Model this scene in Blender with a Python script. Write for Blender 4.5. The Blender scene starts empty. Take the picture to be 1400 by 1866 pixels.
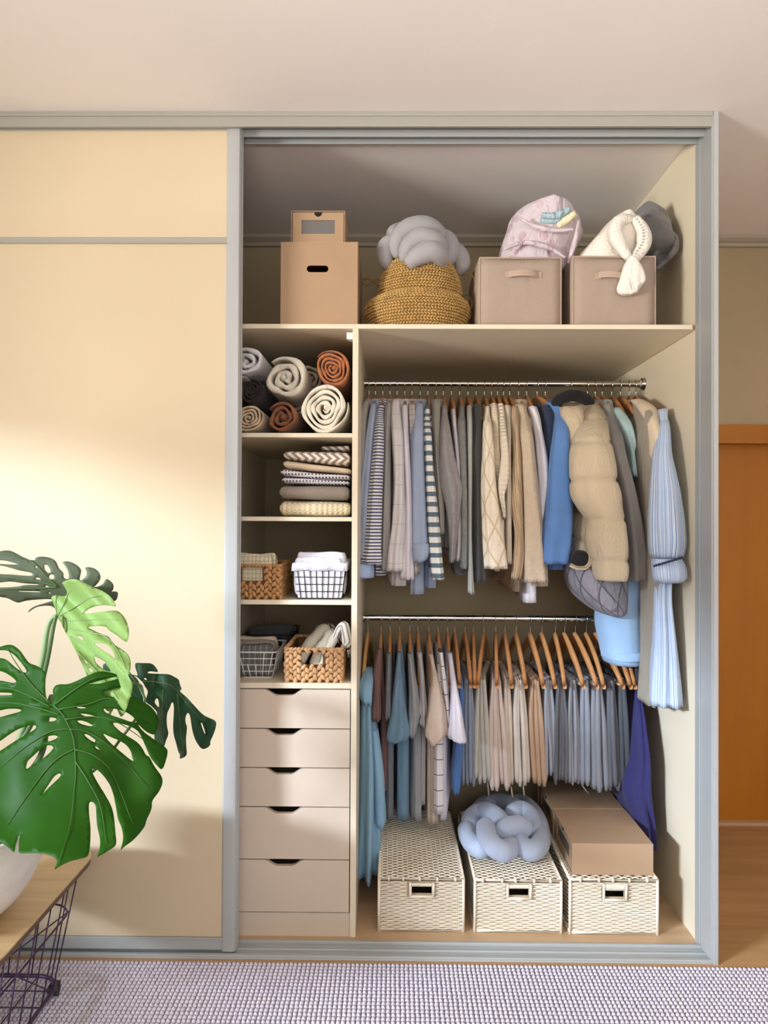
import bpy, math, random
import numpy as np
from mathutils import Vector
from mathutils.geometry import delaunay_2d_cdt

# ------------------------------------------------------------------ camera, world, light, exposure
SC = bpy.context.scene
PITCH, YAW, ROLL, FPX, ZC, DCAM = .00991, .01044, .00468, 1391.98, 1.2928, 2.25
_F = np.array([-math.sin(YAW)*math.cos(PITCH), math.cos(YAW)*math.cos(PITCH), math.sin(PITCH)])
_R0 = np.array([math.cos(YAW), math.sin(YAW), 0.])
_U0 = np.cross(_R0, _F)
_R = math.cos(ROLL)*_R0 + math.sin(ROLL)*_U0
_U = -math.sin(ROLL)*_R0 + math.cos(ROLL)*_U0
CAMP = np.array([0., -DCAM, ZC])

cam_data = bpy.data.cameras.new('camera')
cam = bpy.data.objects.new('camera', cam_data)
SC.collection.objects.link(cam)
from mathutils import Matrix
cam.matrix_world = Matrix(((_R[0], _U[0], -_F[0], CAMP[0]), (_R[1], _U[1], -_F[1], CAMP[1]), (_R[2], _U[2], -_F[2], CAMP[2]), (0, 0, 0, 1)))
cam_data.sensor_fit = 'VERTICAL'
cam_data.sensor_height = 36.0
cam_data.lens = FPX/1866*36.0
cam_data.clip_start = .05
SC.camera = cam

world = bpy.data.worlds.new('world'); SC.world = world; world.use_nodes = True
world.node_tree.nodes['Background'].inputs[0].default_value = (.80, .88, 1, 1)
world.node_tree.nodes['Background'].inputs[1].default_value = .6

def area(name, loc, aim, sx, sy, power, col):
    d = bpy.data.lights.new(name, 'AREA'); d.shape = 'RECTANGLE'; d.size = sx; d.size_y = sy
    d.energy = power; d.color = col
    o = bpy.data.objects.new(name, d); SC.collection.objects.link(o)
    o.location = loc
    o.rotation_euler = (Vector(aim)-Vector(loc)).to_track_quat('-Z', 'Y').to_euler()
    return o
# one window in the left wall: sky light falling in from above, softer light entering level; two fill lamps added behind the camera
area('sky_outside_left_window', (-10.7, -8.1, 4.15), (-2.9, -1.92, 2.0), 2.6, .9, 1800, (.80, .92, 1.08))
area('ground_outside_left_window', (-10.7, -8.1, -.15), (-2.9, -1.92, 1.5), 2.6, 2.6, 880, (1, .955, .88))
area('added_rear_fill', (.55, -3.93, 1.6), (.4, -1.5, 1.9), 2.4, 1.3, 20, (1, .96, .93))  # added weak fill from behind the camera
area('added_ceiling_fill', (.3, -7.4, -1.15), (.3, -2.2, 2.5), 3.0, 1.2, 450, (1, .97, .97))  # added low fill that brightens the ceiling

SC.view_settings.view_transform = 'Standard'
SC.view_settings.look = 'None'
SC.view_settings.gamma = 1
SC.view_settings.use_curve_mapping = False
SC.view_settings.exposure = 0.84
SC.cycles.max_bounces = 7
SC.cycles.diffuse_bounces = 5
SC.cycles.sample_clamp_indirect = 6
SC.cycles.caustics_reflective = False
SC.cycles.caustics_refractive = False

# ------------------------------------------------------------------ helpers
def at(px, py, Y):
    """Point of the photograph (1400x1866) carried out to the plane y = Y."""
    d = _F + (px-700)/FPX*_R - (py-933)/FPX*_U
    t = (Y-CAMP[1])/d[1]
    return CAMP + t*d
def atz(px, py, Z):
    d = _F + (px-700)/FPX*_R - (py-933)/FPX*_U
    return CAMP + (Z-CAMP[2])/d[2]*d

def lin(h, k=1.0):
    h = h.lstrip('#'); c = [int(h[i:i+2], 16)/255 for i in (0, 2, 4)]
    return tuple(min(1, (x/12.92 if x <= .04045 else ((x+.055)/1.055)**2.4)*k) for x in c)+(1,)

MATS = {}
def mat(key, col=None, rough=.75, metal=0., pat=None, col2=None, bump=0., bs=60., wrink=0., ws=9., mott=0., ms=6., sheen=0., pb=0., trans=0., spec=None, sub=0., bdist=.002):
    """Principled material: base colour, pattern mask (in UV metres or object coordinates), fabric grain and soft wrinkles."""
    if key in MATS: return MATS[key]
    m = bpy.data.materials.new(key); m.use_nodes = True; MATS[key] = m
    nt = m.node_tree; N = nt.nodes; L = nt.links; b = N['Principled BSDF']
    def nd(t, **kw):
        n = N.new(t)
        for k, v in kw.items(): setattr(n, k, v)
        return n
    def math_(op, a, b_=None):
        n = nd('ShaderNodeMath', operation=op)
        for i, v in enumerate((a, b_)):
            if v is None: continue
            if isinstance(v, (int, float)): n.inputs[i].default_value = v
            else: L.new(v, n.inputs[i])
        return n.outputs[0]
    b.inputs['Roughness'].default_value = rough; b.inputs['Metallic'].default_value = metal
    if spec is not None: b.inputs['Specular IOR Level'].default_value = spec
    if sheen: b.inputs['Sheen Weight'].default_value = sheen
    if trans: b.inputs['Transmission Weight'].default_value = trans
    tc = nd('ShaderNodeTexCoord'); ob = tc.outputs['Object']; uv = tc.outputs['UV']
    base = nd('ShaderNodeRGB'); base.outputs[0].default_value = lin(col); cs = base.outputs[0]
    sep = nd('ShaderNodeSeparateXYZ'); L.new(uv, sep.inputs[0]); u, v = sep.outputs[0], sep.outputs[1]
    mask = None
    def fr(x, f): return math_('FRACT', math_('ADD', math_('MULTIPLY', x, f), 50))
    def line(x, f, w): return math_('LESS_THAN', fr(x, f), w)
    def tri(x, f): return math_('ABSOLUTE', math_('SUBTRACT', fr(x, f), .5))
    if pat:
        k = pat[0]
        if k == 'hs': mask = line(v, pat[1], pat[2])
        elif k == 'vs': mask = line(u, pat[1], pat[2])
        elif k == 'grid': mask = math_('MAXIMUM', line(u, pat[1], pat[2]), line(v, pat[1], pat[2]))
        elif k == 'dots': mask = math_('MULTIPLY', line(u, pat[1], pat[2]), line(v, pat[1], pat[2]))
        elif k == 'mixstripe':
            w = nd('ShaderNodeTexNoise'); w.noise_dimensions = '1D'; L.new(math_('MULTIPLY', u, pat[1]), w.inputs['W']); w.inputs['Detail'].default_value = 3
            r = nd('ShaderNodeMapRange'); L.new(w.outputs[0], r.inputs[0]); r.inputs[1].default_value = .46; r.inputs[2].default_value = .56; mask = r.outputs[0]
        elif k == 'chev':
            zz = math_('MULTIPLY', tri(v, pat[2]), pat[3]); mask = line(math_('ADD', u, zz), pat[1], .5)
        elif k == 'ribu': mask = tri(u, pat[1])
        elif k == 'ribv': mask = tri(v, pat[1])
        elif k == 'waf': mask = math_('MULTIPLY', tri(u, pat[1]), tri(v, pat[1]))
        elif k == 'cable':
            a = math_('ADD', u, math_('MULTIPLY', math_('SINE', math_('MULTIPLY', v, pat[2])), pat[3])); mask = tri(a, pat[1])
        elif k == 'argyle':
            a = line(math_('ADD', u, math_('MULTIPLY', v, .55)), pat[1], .1); c = line(math_('SUBTRACT', u, math_('MULTIPLY', v, .55)), pat[1], .1); mask = math_('SUBTRACT', 1, math_('MAXIMUM', a, c))
        elif k == 'wood':
            mp = nd('ShaderNodeMapping'); L.new(ob, mp.inputs[0]); mp.inputs['Scale'].default_value = pat[1]
            w = nd('ShaderNodeTexNoise'); L.new(mp.outputs[0], w.inputs['Vector']); w.inputs['Scale'].default_value = 1; w.inputs['Detail'].default_value = 6; w.inputs['Roughness'].default_value = .6
            r = nd('ShaderNodeMapRange'); L.new(w.outputs[0], r.inputs[0]); r.inputs[1].default_value = .35; r.inputs[2].default_value = .68; mask = r.outputs[0]
        elif k == 'floral':
            w = nd('ShaderNodeTexVoronoi'); L.new(ob, w.inputs['Vector']); w.inputs['Scale'].default_value = pat[1]
            w2 = nd('ShaderNodeTexNoise'); L.new(ob, w2.inputs['Vector']); w2.inputs['Scale'].default_value = pat[1]*.6
            mask = math_('MULTIPLY', math_('LESS_THAN', w.outputs['Distance'], .42), math_('MULTIPLY', math_('SUBTRACT', w2.outputs[0], .38), 2.5))
    if mask is not None and col2:
        mx = nd('ShaderNodeMix', data_type='RGBA'); L.new(mask, mx.inputs[0]); L.new(cs, mx.inputs[6]); mx.inputs[7].default_value = lin(col2); cs = mx.outputs[2]
    if mott:
        n = nd('ShaderNodeTexNoise'); L.new(ob, n.inputs['Vector']); n.inputs['Scale'].default_value = ms; n.inputs['Detail'].default_value = 6
        r = nd('ShaderNodeMapRange'); L.new(n.outputs[0], r.inputs[0]); r.inputs[1].default_value = .3; r.inputs[2].default_value = .7
        r.inputs[3].default_value = 1-mott; r.inputs[4].default_value = 1+mott*.4
        mx = nd('ShaderNodeVectorMath', operation='SCALE'); L.new(cs, mx.inputs[0]); L.new(r.outputs[0], mx.inputs['Scale']); cs = mx.outputs[0]
    L.new(cs, b.inputs['Base Color'])
    h = None
    def addh(s, k):
        nonlocal h
        s = math_('MULTIPLY', s, k); h = s if h is None else math_('ADD', h, s)
    if bump:
        n = nd('ShaderNodeTexNoise'); L.new(ob, n.inputs['Vector']); n.inputs['Scale'].default_value = bs; n.inputs['Detail'].default_value = 3; addh(n.outputs[0], bump)
    if wrink:
        mp = nd('ShaderNodeMapping'); L.new(ob, mp.inputs[0]); mp.inputs['Scale'].default_value = (1, 1, .45)
        n = nd('ShaderNodeTexNoise'); L.new(mp.outputs[0], n.inputs['Vector']); n.inputs['Scale'].default_value = ws; n.inputs['Detail'].default_value = 3; n.inputs['Distortion'].default_value = .8; addh(n.outputs[0], wrink)
    if pb and mask is not None: addh(mask, pb*.13)
    if h is not None:
        bn = nd('ShaderNodeBump'); bn.inputs['Strength'].default_value = 1; bn.inputs['Distance'].default_value = bdist
        L.new(h, bn.inputs['Height']); L.new(bn.outputs[0], b.inputs['Normal'])
    return m

class MB:
    def __init__(s): s.v = []; s.f = []; s.uv = []
    def add(s, vs, fs, uvs=None):
        o = len(s.v); s.v += [tuple(p) for p in vs]
        s.f += [tuple(i+o for i in f) for f in fs]
        s.uv += [tuple(q) for q in uvs] if uvs is not None else [(p[0]+p[1]*.3, p[2]+p[1]*.3) for p in vs]
        return s
    def box(s, a, b):
        x0, y0, z0 = a; x1, y1, z1 = b
        # six separate faces so that edges stay hard and UVs are in metres
        P = [(x0,y0,z0),(x1,y0,z0),(x1,y1,z0),(x0,y1,z0),(x0,y0,z1),(x1,y0,z1),(x1,y1,z1),(x0,y1,z1)]
        return s.add(P, [(0,3,2,1),(4,5,6,7),(0,1,5,4),(1,2,6,5),(2,3,7,6),(3,0,4,7)])
    def tube(s, pts, r, n=8, closed=False, cap=True, sq=1.0):
        P = np.array(pts, float); m = len(P)
        rr = np.broadcast_to(np.asarray(r, float), (m,))
        T = np.gradient(P, axis=0) if not closed else np.roll(P, -1, 0)-np.roll(P, 1, 0)
        T /= np.maximum(np.linalg.norm(T, axis=1, keepdims=True), 1e-9)
        up = np.array([0, 0, 1.]) if abs(T[0][2]) < .9 else np.array([1., 0, 0])
        A = np.cross(T[0], up); A /= np.linalg.norm(A)
        vs = []; uvs = []; ln = 0
        for i in range(m):
            if i: ln += np.linalg.norm(P[i]-P[i-1])
            A = A-T[i]*(A@T[i]); A /= np.linalg.norm(A); B = np.cross(T[i], A)
            for j in range(n):
                t = 2*math.pi*j/n; vs.append(P[i]+rr[i]*(math.cos(t)*A+sq*math.sin(t)*B)); uvs.append((t*rr[i], ln))
        fs = []
        for i in range(m if closed else m-1):
            a = i*n; b = ((i+1) % m)*n
            for j in range(n):
                k = (j+1) % n; fs.append((a+j, a+k, b+k, b+j))
        if not closed and cap:
            fs.append(tuple(range(n-1, -1, -1))); fs.append(tuple((m-1)*n+j for j in range(n)))
        return s.add(vs, fs, uvs)
    def prism(s, poly, ax, t0, t1):
        """extrude a 2-D polygon along axis 'y' ((x,z) polygon), 'x' ((y,z)) or 'z' ((x,y))"""
        n = len(poly); vs = []
        for t in (t0, t1):
            for a, b in poly:
                vs.append({'y': (a, t, b), 'x': (t, a, b), 'z': (a, b, t)}[ax])
        fs = [tuple(range(n)), tuple(range(2*n-1, n-1, -1))]+[(i, i+n, (i+1) % n+n, (i+1) % n) for i in range(n)]
        return s.add(vs, fs)
    def blob(s, c, r, nu=8, nv=5, M=None):
        vs = []; c = np.array(c); 
        vs.append((0, 0, 1))
        for i in range(1, nv):
            ph = math.pi*i/nv
            for j in range(nu):
                t = 2*math.pi*j/nu; vs.append((math.sin(ph)*math.cos(t), math.sin(ph)*math.sin(t), math.cos(ph)))
        vs.append((0, 0, -1)); V = np.array(vs)*np.array(r)
        if M is not None: V = V@np.array(M).T
        V = V+c; k = len(V)-1
        fs = [(0, 1+j, 1+(j+1) % nu) for j in range(nu)]
        for i in range(nv-2):
            a = 1+i*nu; b = a+nu
            fs += [(a+j, b+j, b+(j+1) % nu, a+(j+1) % nu) for j in range(nu)]
        a = 1+(nv-2)*nu; fs += [(k, a+(j+1) % nu, a+j) for j in range(nu)]
        return s.add(V, fs)

WL = {}
def wloc(o): return WL.get(o.name, np.zeros(3))
def tag(o, label=None, cat=None, group=None, kind=None):
    if label: o['label'] = label
    if cat: o['category'] = cat
    if group: o['group'] = group
    if kind: o['kind'] = kind
    return o
def thing(name, loc, label, cat, group=None):
    o = bpy.data.objects.new(name, None); SC.collection.objects.link(o); o.empty_display_size = .05
    o.location = loc; WL[o.name] = np.array(loc, float)
    return tag(o, label, cat, group)
def put(name, mb, m, parent=None, smooth=True, bevel=0., solid=0., sub=0, label=None, cat=None, group=None, kind=None, ang=40):
    V = np.array(mb.v, float)
    c = np.array([(V[:, 0].min()+V[:, 0].max())/2, (V[:, 1].min()+V[:, 1].max())/2, V[:, 2].min()])
    me = bpy.data.meshes.new(name); me.from_pydata((V-c).tolist(), [], mb.f)
    uvl = me.uv_layers.new(name='UVMap'); li = np.zeros(len(me.loops), int); me.loops.foreach_get('vertex_index', li)
    uvl.data.foreach_set('uv', np.array(mb.uv, float)[li].ravel())
    if smooth:
        me.shade_smooth() if hasattr(me, 'shade_smooth') else None
        try: me.set_sharp_from_angle(angle=math.radians(ang))
        except Exception: pass
    me.materials.append(MATS[m] if isinstance(m, str) else m); me.update()
    o = bpy.data.objects.new(name, me); SC.collection.objects.link(o)
    o.location = c-(wloc(parent) if parent else 0); WL[o.name] = c
    if parent: o.parent = parent
    if bevel:
        b = o.modifiers.new('bevel', 'BEVEL'); b.width = bevel; b.segments = 2; b.limit_method = 'ANGLE'
    if solid:
        b = o.modifiers.new('solid', 'SOLIDIFY'); b.thickness = solid; b.offset = 0
    if sub:
        b = o.modifiers.new('sub', 'SUBSURF'); b.levels = b.render_levels = sub
    return tag(o, label, cat, group, kind)
def clone(o, loc, rz=0, parent=None, **kw):
    c = o.copy(); SC.collection.objects.link(c)
    if parent: c.parent = parent
    else:
        c.location = loc; c.rotation_euler[2] = rz; WL[c.name] = np.array(loc, float)
    for ch in o.children:
        d = clone(ch, None, 0, c)
        WL[d.name] = WL.get(ch.name, np.zeros(3))
    return tag(c, **kw) if kw else c

def cr(P, m):
    """Catmull-Rom resampling of rows P (k x c) to m rows."""
    P = np.array(P, float); k = len(P); t = np.linspace(0, k-1-1e-9, m); i = t.astype(int); f = (t-i)[:, None]
    g = lambda j: P[np.clip(j, 0, k-1)]
    p0, p1, p2, p3 = g(i-1), g(i), g(i+1), g(i+2)
    r = .5*((2*p1)+(-p0+p2)*f+(2*p0-5*p1+4*p2-p3)*f**2+(-p0+3*p1-3*p2+p3)*f**3)
    return np.clip(r, np.minimum(p1, p2)-.25*np.abs(p2-p1), np.maximum(p1, p2)+.25*np.abs(p2-p1))

def loft(mb, secs, n=24, rip=.0, k=5, seed=0, pw=2.2, step=.018, hollow=True, grow=1.0, jit=0., quilt=None, top=True):
    """secs rows: x, y, z, ax, ay, shear.  A soft closed tube with lengthwise folds."""
    S = np.array(secs, float)
    ln = np.linalg.norm(np.diff(S[:, :3], axis=0), axis=1).sum(); m = max(6, int(ln/step))
    # resample evenly by z-ish arc length
    cum = np.concatenate([[0], np.cumsum(np.linalg.norm(np.diff(S[:, :3], axis=0), axis=1))])
    fine = cr(S, len(S)*12); fc = np.concatenate([[0], np.cumsum(np.linalg.norm(np.diff(fine[:, :3], axis=0), axis=1))])
    tt = np.linspace(0, fc[-1], m); S = np.array([np.interp(tt, fc, fine[:, c]) for c in range(6)]).T
    rs = np.random.RandomState(seed); ph = rs.rand(6)*6.28; th = np.arange(n)/n*2*math.pi
    ct, st = np.cos(th), np.sin(th)
    stad = pw == 's'; q_ = 2.0 if stad else pw
    cx = np.sign(ct)*np.abs(ct)**(2/q_); sy = np.sign(st)*np.abs(st)**(2/q_)
    vs = []; uvs = []; umean = float(np.mean(S[:, 3]+S[:, 4]))
    for i in range(m):
        x, y, z, ax, ay, sh = S[i]; f = i/(m-1); g = rip*(.35+.65*f*grow)
        r = 1+g*np.sin(k*th+ph[0]+1.3*math.sin(3*f+ph[1]))+g*.5*np.sin((k+2)*th+ph[2]+2*f)
        if quilt: r = r*(1+quilt[1]*.5*abs(math.sin(math.pi*tt[i]/quilt[0]+.7))**.8-quilt[1]*.9*abs(math.cos(math.pi*tt[i]/quilt[0]+.7))**60)
        if jit: r = r+jit*np.sin(th*2+tt[i]*45+ph[3])*np.sin(tt[i]*30+ph[4]+th)
        X = ax*cx*r; Yv = ay*sy*r
        if stad and ay > ax: Yv = sy*ax*r+np.where(st > 1e-9, 1, np.where(st < -1e-9, -1, 0))*(ay-ax)
        for j in range(n):
            vs.append((x+X[j]+sh*Yv[j], y+Yv[j], z)); uvs.append((th[j]*umean*.62, tt[i]))
    fs = []
    for i in range(m-1):
        a = i*n; b = a+n
        for j in range(n):
            q = (j+1) % n; fs.append((a+j, b+j, b+q, a+q))
    x, y, z, ax, ay, sh = S[0]
    vs.append((x, y, z)); uvs.append((0, 0)); c = len(vs)-1
    if top: fs += [(c, j, (j+1) % n) for j in range(n)]
    x, y, z, ax, ay, sh = S[-1]; b0 = (m-1)*n
    if hollow:
        o = len(vs)
        for j in range(n): p = np.array(vs[b0+j]); q = np.array([x, y, z]); w = q+(p-q)*.72; vs.append((w[0], w[1], w[2]+.012)); uvs.append(uvs[b0+j])
        fs += [(b0+j, o+j, o+(j+1) % n, b0+(j+1) % n) for j in range(n)]; b0 = o
        vs.append((x, y, z+.03)); uvs.append((0, tt[-1]))
    else: vs.append((x, y, z)); uvs.append((0, tt[-1]))
    c = len(vs)-1; fs += [(b0+j, c, b0+(j+1) % n) for j in range(n)]
    mb.add(vs, fs, uvs); return mb
XMAX = .925
def rows3(Z, rows, Y, ay=.035, Ytop=None, fall=.12, sh=0):
    """photo rows (v, xl, xr) of a zoom Z -> loft sections on plane Y (receding to Ytop at the top)."""
    out = []; pz = None
    for r in rows:
        v, xl, xr = r[:3]; Yr = r[3] if len(r) > 3 else Y; a_ = r[4] if len(r) > 4 else ay
        pl = Z(xl, v); pr = Z(xr, v)
        y = Yr
        A = at(pl[0], pl[1], y); B = at(pr[0], pr[1], y)
        if Ytop is not None and len(r) <= 3:
            z = (A[2]+B[2])/2
            if pz is None: pz = z
            f = min(1, (pz-z)/fall); f = f*f*(3-2*f); y = Ytop+(Y-Ytop)*f
            A = at(pl[0], pl[1], y); B = at(pr[0], pr[1], y)
        if B[0] > XMAX:
            y = min(y, (XMAX*(y+DCAM)/B[0])-DCAM); A = at(pl[0], pl[1], y); B = at(pr[0], pr[1], y)
        C = (A+B)/2; out.append((C[0], y+a_*.2, C[2], abs(B[0]-A[0])/2, a_, sh))
    return out
def Zf(x0, y0, s): return lambda u, v: (x0+u/s, y0+v/s)
Z6 = Zf(630, 660, 4.148); Z7 = Zf(840, 660, 4.148); Z8 = Zf(1000, 660, 2.917)
ZA = Zf(630, 1100, 4.667); ZB = Zf(820, 1100, 3.684); ZP = Zf(0, 0, 1)
# ------------------------------------------------------------------ materials
mat('paint_wall', '#B4A384', .9, bump=.15, bs=120, mott=.05, ms=3)
mat('paint_white', '#E4DDD2', .9, bump=.1, bs=120)
mat('paint_ceiling', '#EFE9E4', .92, bump=.12, bs=90, mott=.03, ms=2)
mat('cornice_white', '#B5AA98', .8)
mat('floor_wood', '#BC9568', .5, pat=('wood', (1.2, 14, 1)), col2='#A98255', mott=.1, ms=3)
mat('closet_floor', '#C7A886', .45, pat=('wood', (2, 22, 1)), col2='#B69874')
mat('laminate', '#E2D6BD', .48, bump=.06, bs=300, mott=.03, ms=5)
mat('door_laminate', '#CCBB9B', .48, spec=.8, bump=.1, bs=110, mott=.03, ms=2)
mat('drawer_face', '#D0C1AF', .5, bump=.06, bs=300, mott=.03, ms=4)
mat('aluminium', '#B0B3B2', .45, metal=.25)
mat('alu_light', '#A3A197', .45, metal=.2)
mat('chrome', '#D8DAD8', .12, metal=1)
mat('door_orange', '#B8740C', .5, pat=('wood', (10, 1, 1.5)), col2='#AB690A')
mat('white_plastic', '#F2F2EE', .4)
mat('card', '#B09274', .85, bump=.2, bs=200, mott=.05, ms=10)
mat('card_edge', '#C2A382', .85)
mat('window_film', '#6E6C6A', .15, spec=.6)
mat('dark', '#1A1512', .9)

H = 2.5; BK = 1.003
def zz(py, Y): return float(at(714, py, Y)[2])
def xx(px, py, Y): return float(at(px, py, Y)[0])
def struct(name, mb, m, **k): return put(name, mb, m, smooth=False, kind='structure', **k)

# ------------------------------------------------------------------ room shell
struct('floor', MB().box((-3.0, -4.1, -.05), (2.6, 1.25, 0)), 'floor_wood')
struct('ceiling', MB().box((-3.0, -4.1, H), (2.6, 1.25, H+.05)), 'paint_ceiling')
dy0 = BK
b = MB(); b.box((-3.0, BK, 0), (.985, BK+.2, H)); b.box((.985, BK, zz(772, BK)+.0), (2.6, BK+.2, H)); b.box((1.93, BK, 0), (2.6, BK+.2, zz(772, BK)))
struct('wall_back', b, 'paint_wall')
b = MB()
WL_ = -2.9
for a, c in (((WL_-.1, -4.1, 0), (WL_, BK, .9)), ((WL_-.1, -4.1, 2.05), (WL_, BK, H)), ((WL_-.1, -4.1, .9), (WL_, -3.45, 2.05)), ((WL_-.1, -1.3, .9), (WL_, BK, 2.05))): b.box(a, c)
struct('wall_left', b, 'paint_white')
struct('wall_right', MB().box((2.6, -4.1, 0), (2.7, BK+.2, H)), 'paint_white')
b = MB()
for a, c in (((WL_, -4.1, 0), (2.6, -4, .6)), ((WL_, -4.1, 2.4), (2.6, -4, H)), ((WL_, -4.1, .6), (-.7, -4, 2.4)), ((1.8, -4.1, .6), (2.6, -4, 2.4))): b.box(a, c)
struct('wall_rear', b, 'paint_white')
def window(name, axis, p0, p1, c0, c1, z0, z1):
    w = MB(); t = .045
    def bx(u0, u1, a, b_, d0=p0, d1=p1):
        w.box((d0, u0, a), (d1, u1, b_)) if axis == 'x' else w.box((u0, d0, a), (u1, d1, b_))
    bx(c0, c1, z0, z0+t); bx(c0, c1, z1-t, z1); bx(c0, c0+t, z0, z1); bx(c1-t, c1, z0, z1)
    o = struct(name, w, 'white_plastic')
window('window_1', 'x', -2.99, -2.95, -3.45, -1.3, .9, 2.05)
window('added_rear_window', 'y', -4.09, -4.05, -.7, 1.8, .6, 2.4)  # unseen rear window, added so the fill lamps can shine in
# cornice on the back wall (seen inside the wardrobe top and right of it)
zc0 = zz(448, BK-.02)
prof = [(BK, zc0), (BK-.02, zc0), (BK-.024, zc0+.012), (BK-.014, zc0+.02), (BK-.034, H-.012), (BK-.034, H), (BK, H)]
struct('trim_1', MB().prism(prof, 'x', -2.9, .9560), 'cornice_white')
struct('trim_3', MB().prism(prof, 'x', .9568, 2.6), 'cornice_white')
# orange wooden door beyond the wardrobe
zt = zz(772, BK)
tr = MB().box((.985, BK-.012, zz(801, BK)), (1.99, BK+.08, zt)); tr.box((.985, BK-.018, zz(806, BK)), (1.99, BK+.08, zz(800, BK)))
struct('trim_2', tr, 'door_orange')
d1 = thing('door_1', (1.45, BK+.06, 0), None, None); d1['kind'] = 'structure'
db = MB().box((.99, BK+.05, .012), (1.93, BK+.09, zz(806, BK)))
put('panel', db, 'door_orange', d1, smooth=False)
put('threshold', MB().box((.985, BK+.02, 0), (1.93, BK+.11, .012)), 'card_edge', d1, smooth=False)
struct('baseboard_back', MB().box((2.0, BK-.012, 0), (2.6, BK, .07)), 'cornice_white')

# ------------------------------------------------------------------ wardrobe frame
XJ0, XJ1 = .9396, .9566
YF = .118
w = thing('wardrobe', (.2, YF, 0), 'open beige built-in wardrobe with grey frame, shelves, drawers and hanging rails', 'wardrobe'); fr = w
b = MB().box((-2.9, 0, 2.457), (XJ0, .012, 2.4995)); b.box((-2.9, -.004, 2.487), (XJ0, 0, 2.4995))
put('fascia', b, 'alu_light', fr, smooth=False, bevel=.0012)
b = MB().box((-2.9, .012, 2.486), (XJ0, .12, 2.4995)); b.box((-2.9, .056, 2.4555), (XJ0, .064, 2.486)); b.box((-2.9, .111, 2.461), (XJ0, .120, 2.486)); b.box((-2.9, .108, 2.459), (XJ0, .111, 2.463))
put('head_track', b, 'aluminium', fr, smooth=False, bevel=.0008)
b = MB().box((XJ0, 0, 0), (XJ1, .12, 2.4995)); b.box((XJ0-.0022, .0, 0), (XJ0, .006, 2.457)); b.box((XJ0-.003, .084, 0), (XJ0, .12, 2.455)); b.box((XJ0+.003, -.004, 0), (XJ1, 0, 2.4995))
put('jamb', b, 'aluminium', fr, smooth=False, bevel=.001)
b = MB().box((-2.9, 0, 0), (XJ0, .086, .004))
for y0, y1, h in ((0, .012, .012), (.040, .046, .010), (.076, .086, .013)): b.box((-2.9, y0, .004), (XJ0, y1, h))
put('floor_track', b, 'aluminium', fr, smooth=False, bevel=.001)

# sliding doors
def sliding_door(x0, x1, y0, y1, label, rail=True):
    t = thing('sliding_door', ((x0+x1)/2, y0, 0), label, 'door', 'sliding wardrobe doors')
    zb, ztp = zz(1712, y0), zz(237, y0); zm0, zm1 = zz(444, y0), zz(432, y0)
    put('upper_panel', MB().box((x0+.03, y0+.004, zm1), (x1-.04, y1-.01, ztp)), 'door_laminate', t, smooth=False)
    put('lower_panel', MB().box((x0+.03, y0+.004, zb), (x1-.04, y1-.01, zm0)), 'door_laminate', t, smooth=False)
    put('middle_rail', MB().box((x0+.03, y0+.001, zm0), (x1-.04, y1-.008, zm1)).box((x0+.03, y0-.002, zm0), (x1-.04, y0+.001, zm0+.003)), 'alu_light', t, smooth=False, bevel=.0008)
    put('top_rail', MB().box((x0+.03, y0+.001, ztp), (x1-.04, y1-.008, zz(229.5, y0))), 'alu_light', t, smooth=False, bevel=.0008)
    put('bottom_rail', MB().box((x0+.03, y0+.002, .017), (x1-.04, y1-.008, zb-.002)).box((x0+.03, y0, zb-.006), (x1-.04, y0+.002, zb)), 'aluminium', t, smooth=False, bevel=.0008)
    for xa, xb in ((x1-.0445, x1), (x0, x0+.0445)):
        pr = [(xa, y0+.003), (xa+.004, y0-.001), (xb-.016, y0-.003), (xb-.006, y0), (xb-.001, y0+.008), (xb-.001, y0+.018), (xb-.004, y0+.02), (xb-.004, y0+.024), (xb, y0+.026), (xb, y1), (xa, y1)]
        put('stile', MB().prism(pr[::-1], 'z', .014, 2.4845), 'aluminium', t, ang=25)
sliding_door(-1.52, -.4545, .0165, .05, 'tall cream sliding wardrobe door with grey rails behind the potted plant')
sliding_door(-2.88, -1.46, .070, .104, 'cream sliding wardrobe door further left beyond the frame edge')

# wardrobe carcass
XL, XD0, XD1 = -.54, -.1245, -.1065
put('side_panel', MB().box((XJ0, .12, 0), (XJ1, BK-.002, H-.001)), 'laminate', w, smooth=False)
put('side_panel', MB().box((XL-.016, YF, .004), (XL, BK-.002, zz(599, YF))), 'laminate', w, smooth=False)
put('base_panel', MB().box((-1.5, .087, 0), (XJ0, BK-.002, .004)), 'closet_floor', w, smooth=False)
ZS = zz(590.5, YF); ZSb = zz(599, YF)
put('top_shelf', MB().prism([(-1.5, YF), (XJ0-.012, YF), (XJ0-.003, YF+.012), (XJ0-.003, BK-.002), (-1.5, BK-.002)], 'z', ZSb, ZS), 'laminate', w, smooth=False, bevel=.001)
put('divider_panel', MB().box((XD0, YF, .004), (XD1, BK-.002, ZSb)), 'laminate', w, smooth=False, bevel=.001)
SH = []
for p0, p1 in ((789.5, 797.5), (942.5, 950.5), (1094.5, 1103), (1246, 1256)):
    z1, z0 = zz(p0, YF), zz(p1, YF); SH.append(z1)
    put('shelf', MB().box((XL, YF+.001, z0), (XD0, BK-.002, z1)), 'laminate', w, smooth=False, bevel=.001)
put('bracket', MB().prism([(xx(632, 608, .14), .14), (XD0, .14), (XD0, .17), (xx(636, 608, .14), .17)], 'z', zz(618, .14), zz(606, .14)), 'white_plastic', w, smooth=False)
put('plinth', MB().box((XL, YF+.004, .004), (XD0, YF+.02, zz(1666, YF))), 'drawer_face', w, smooth=False)
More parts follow.
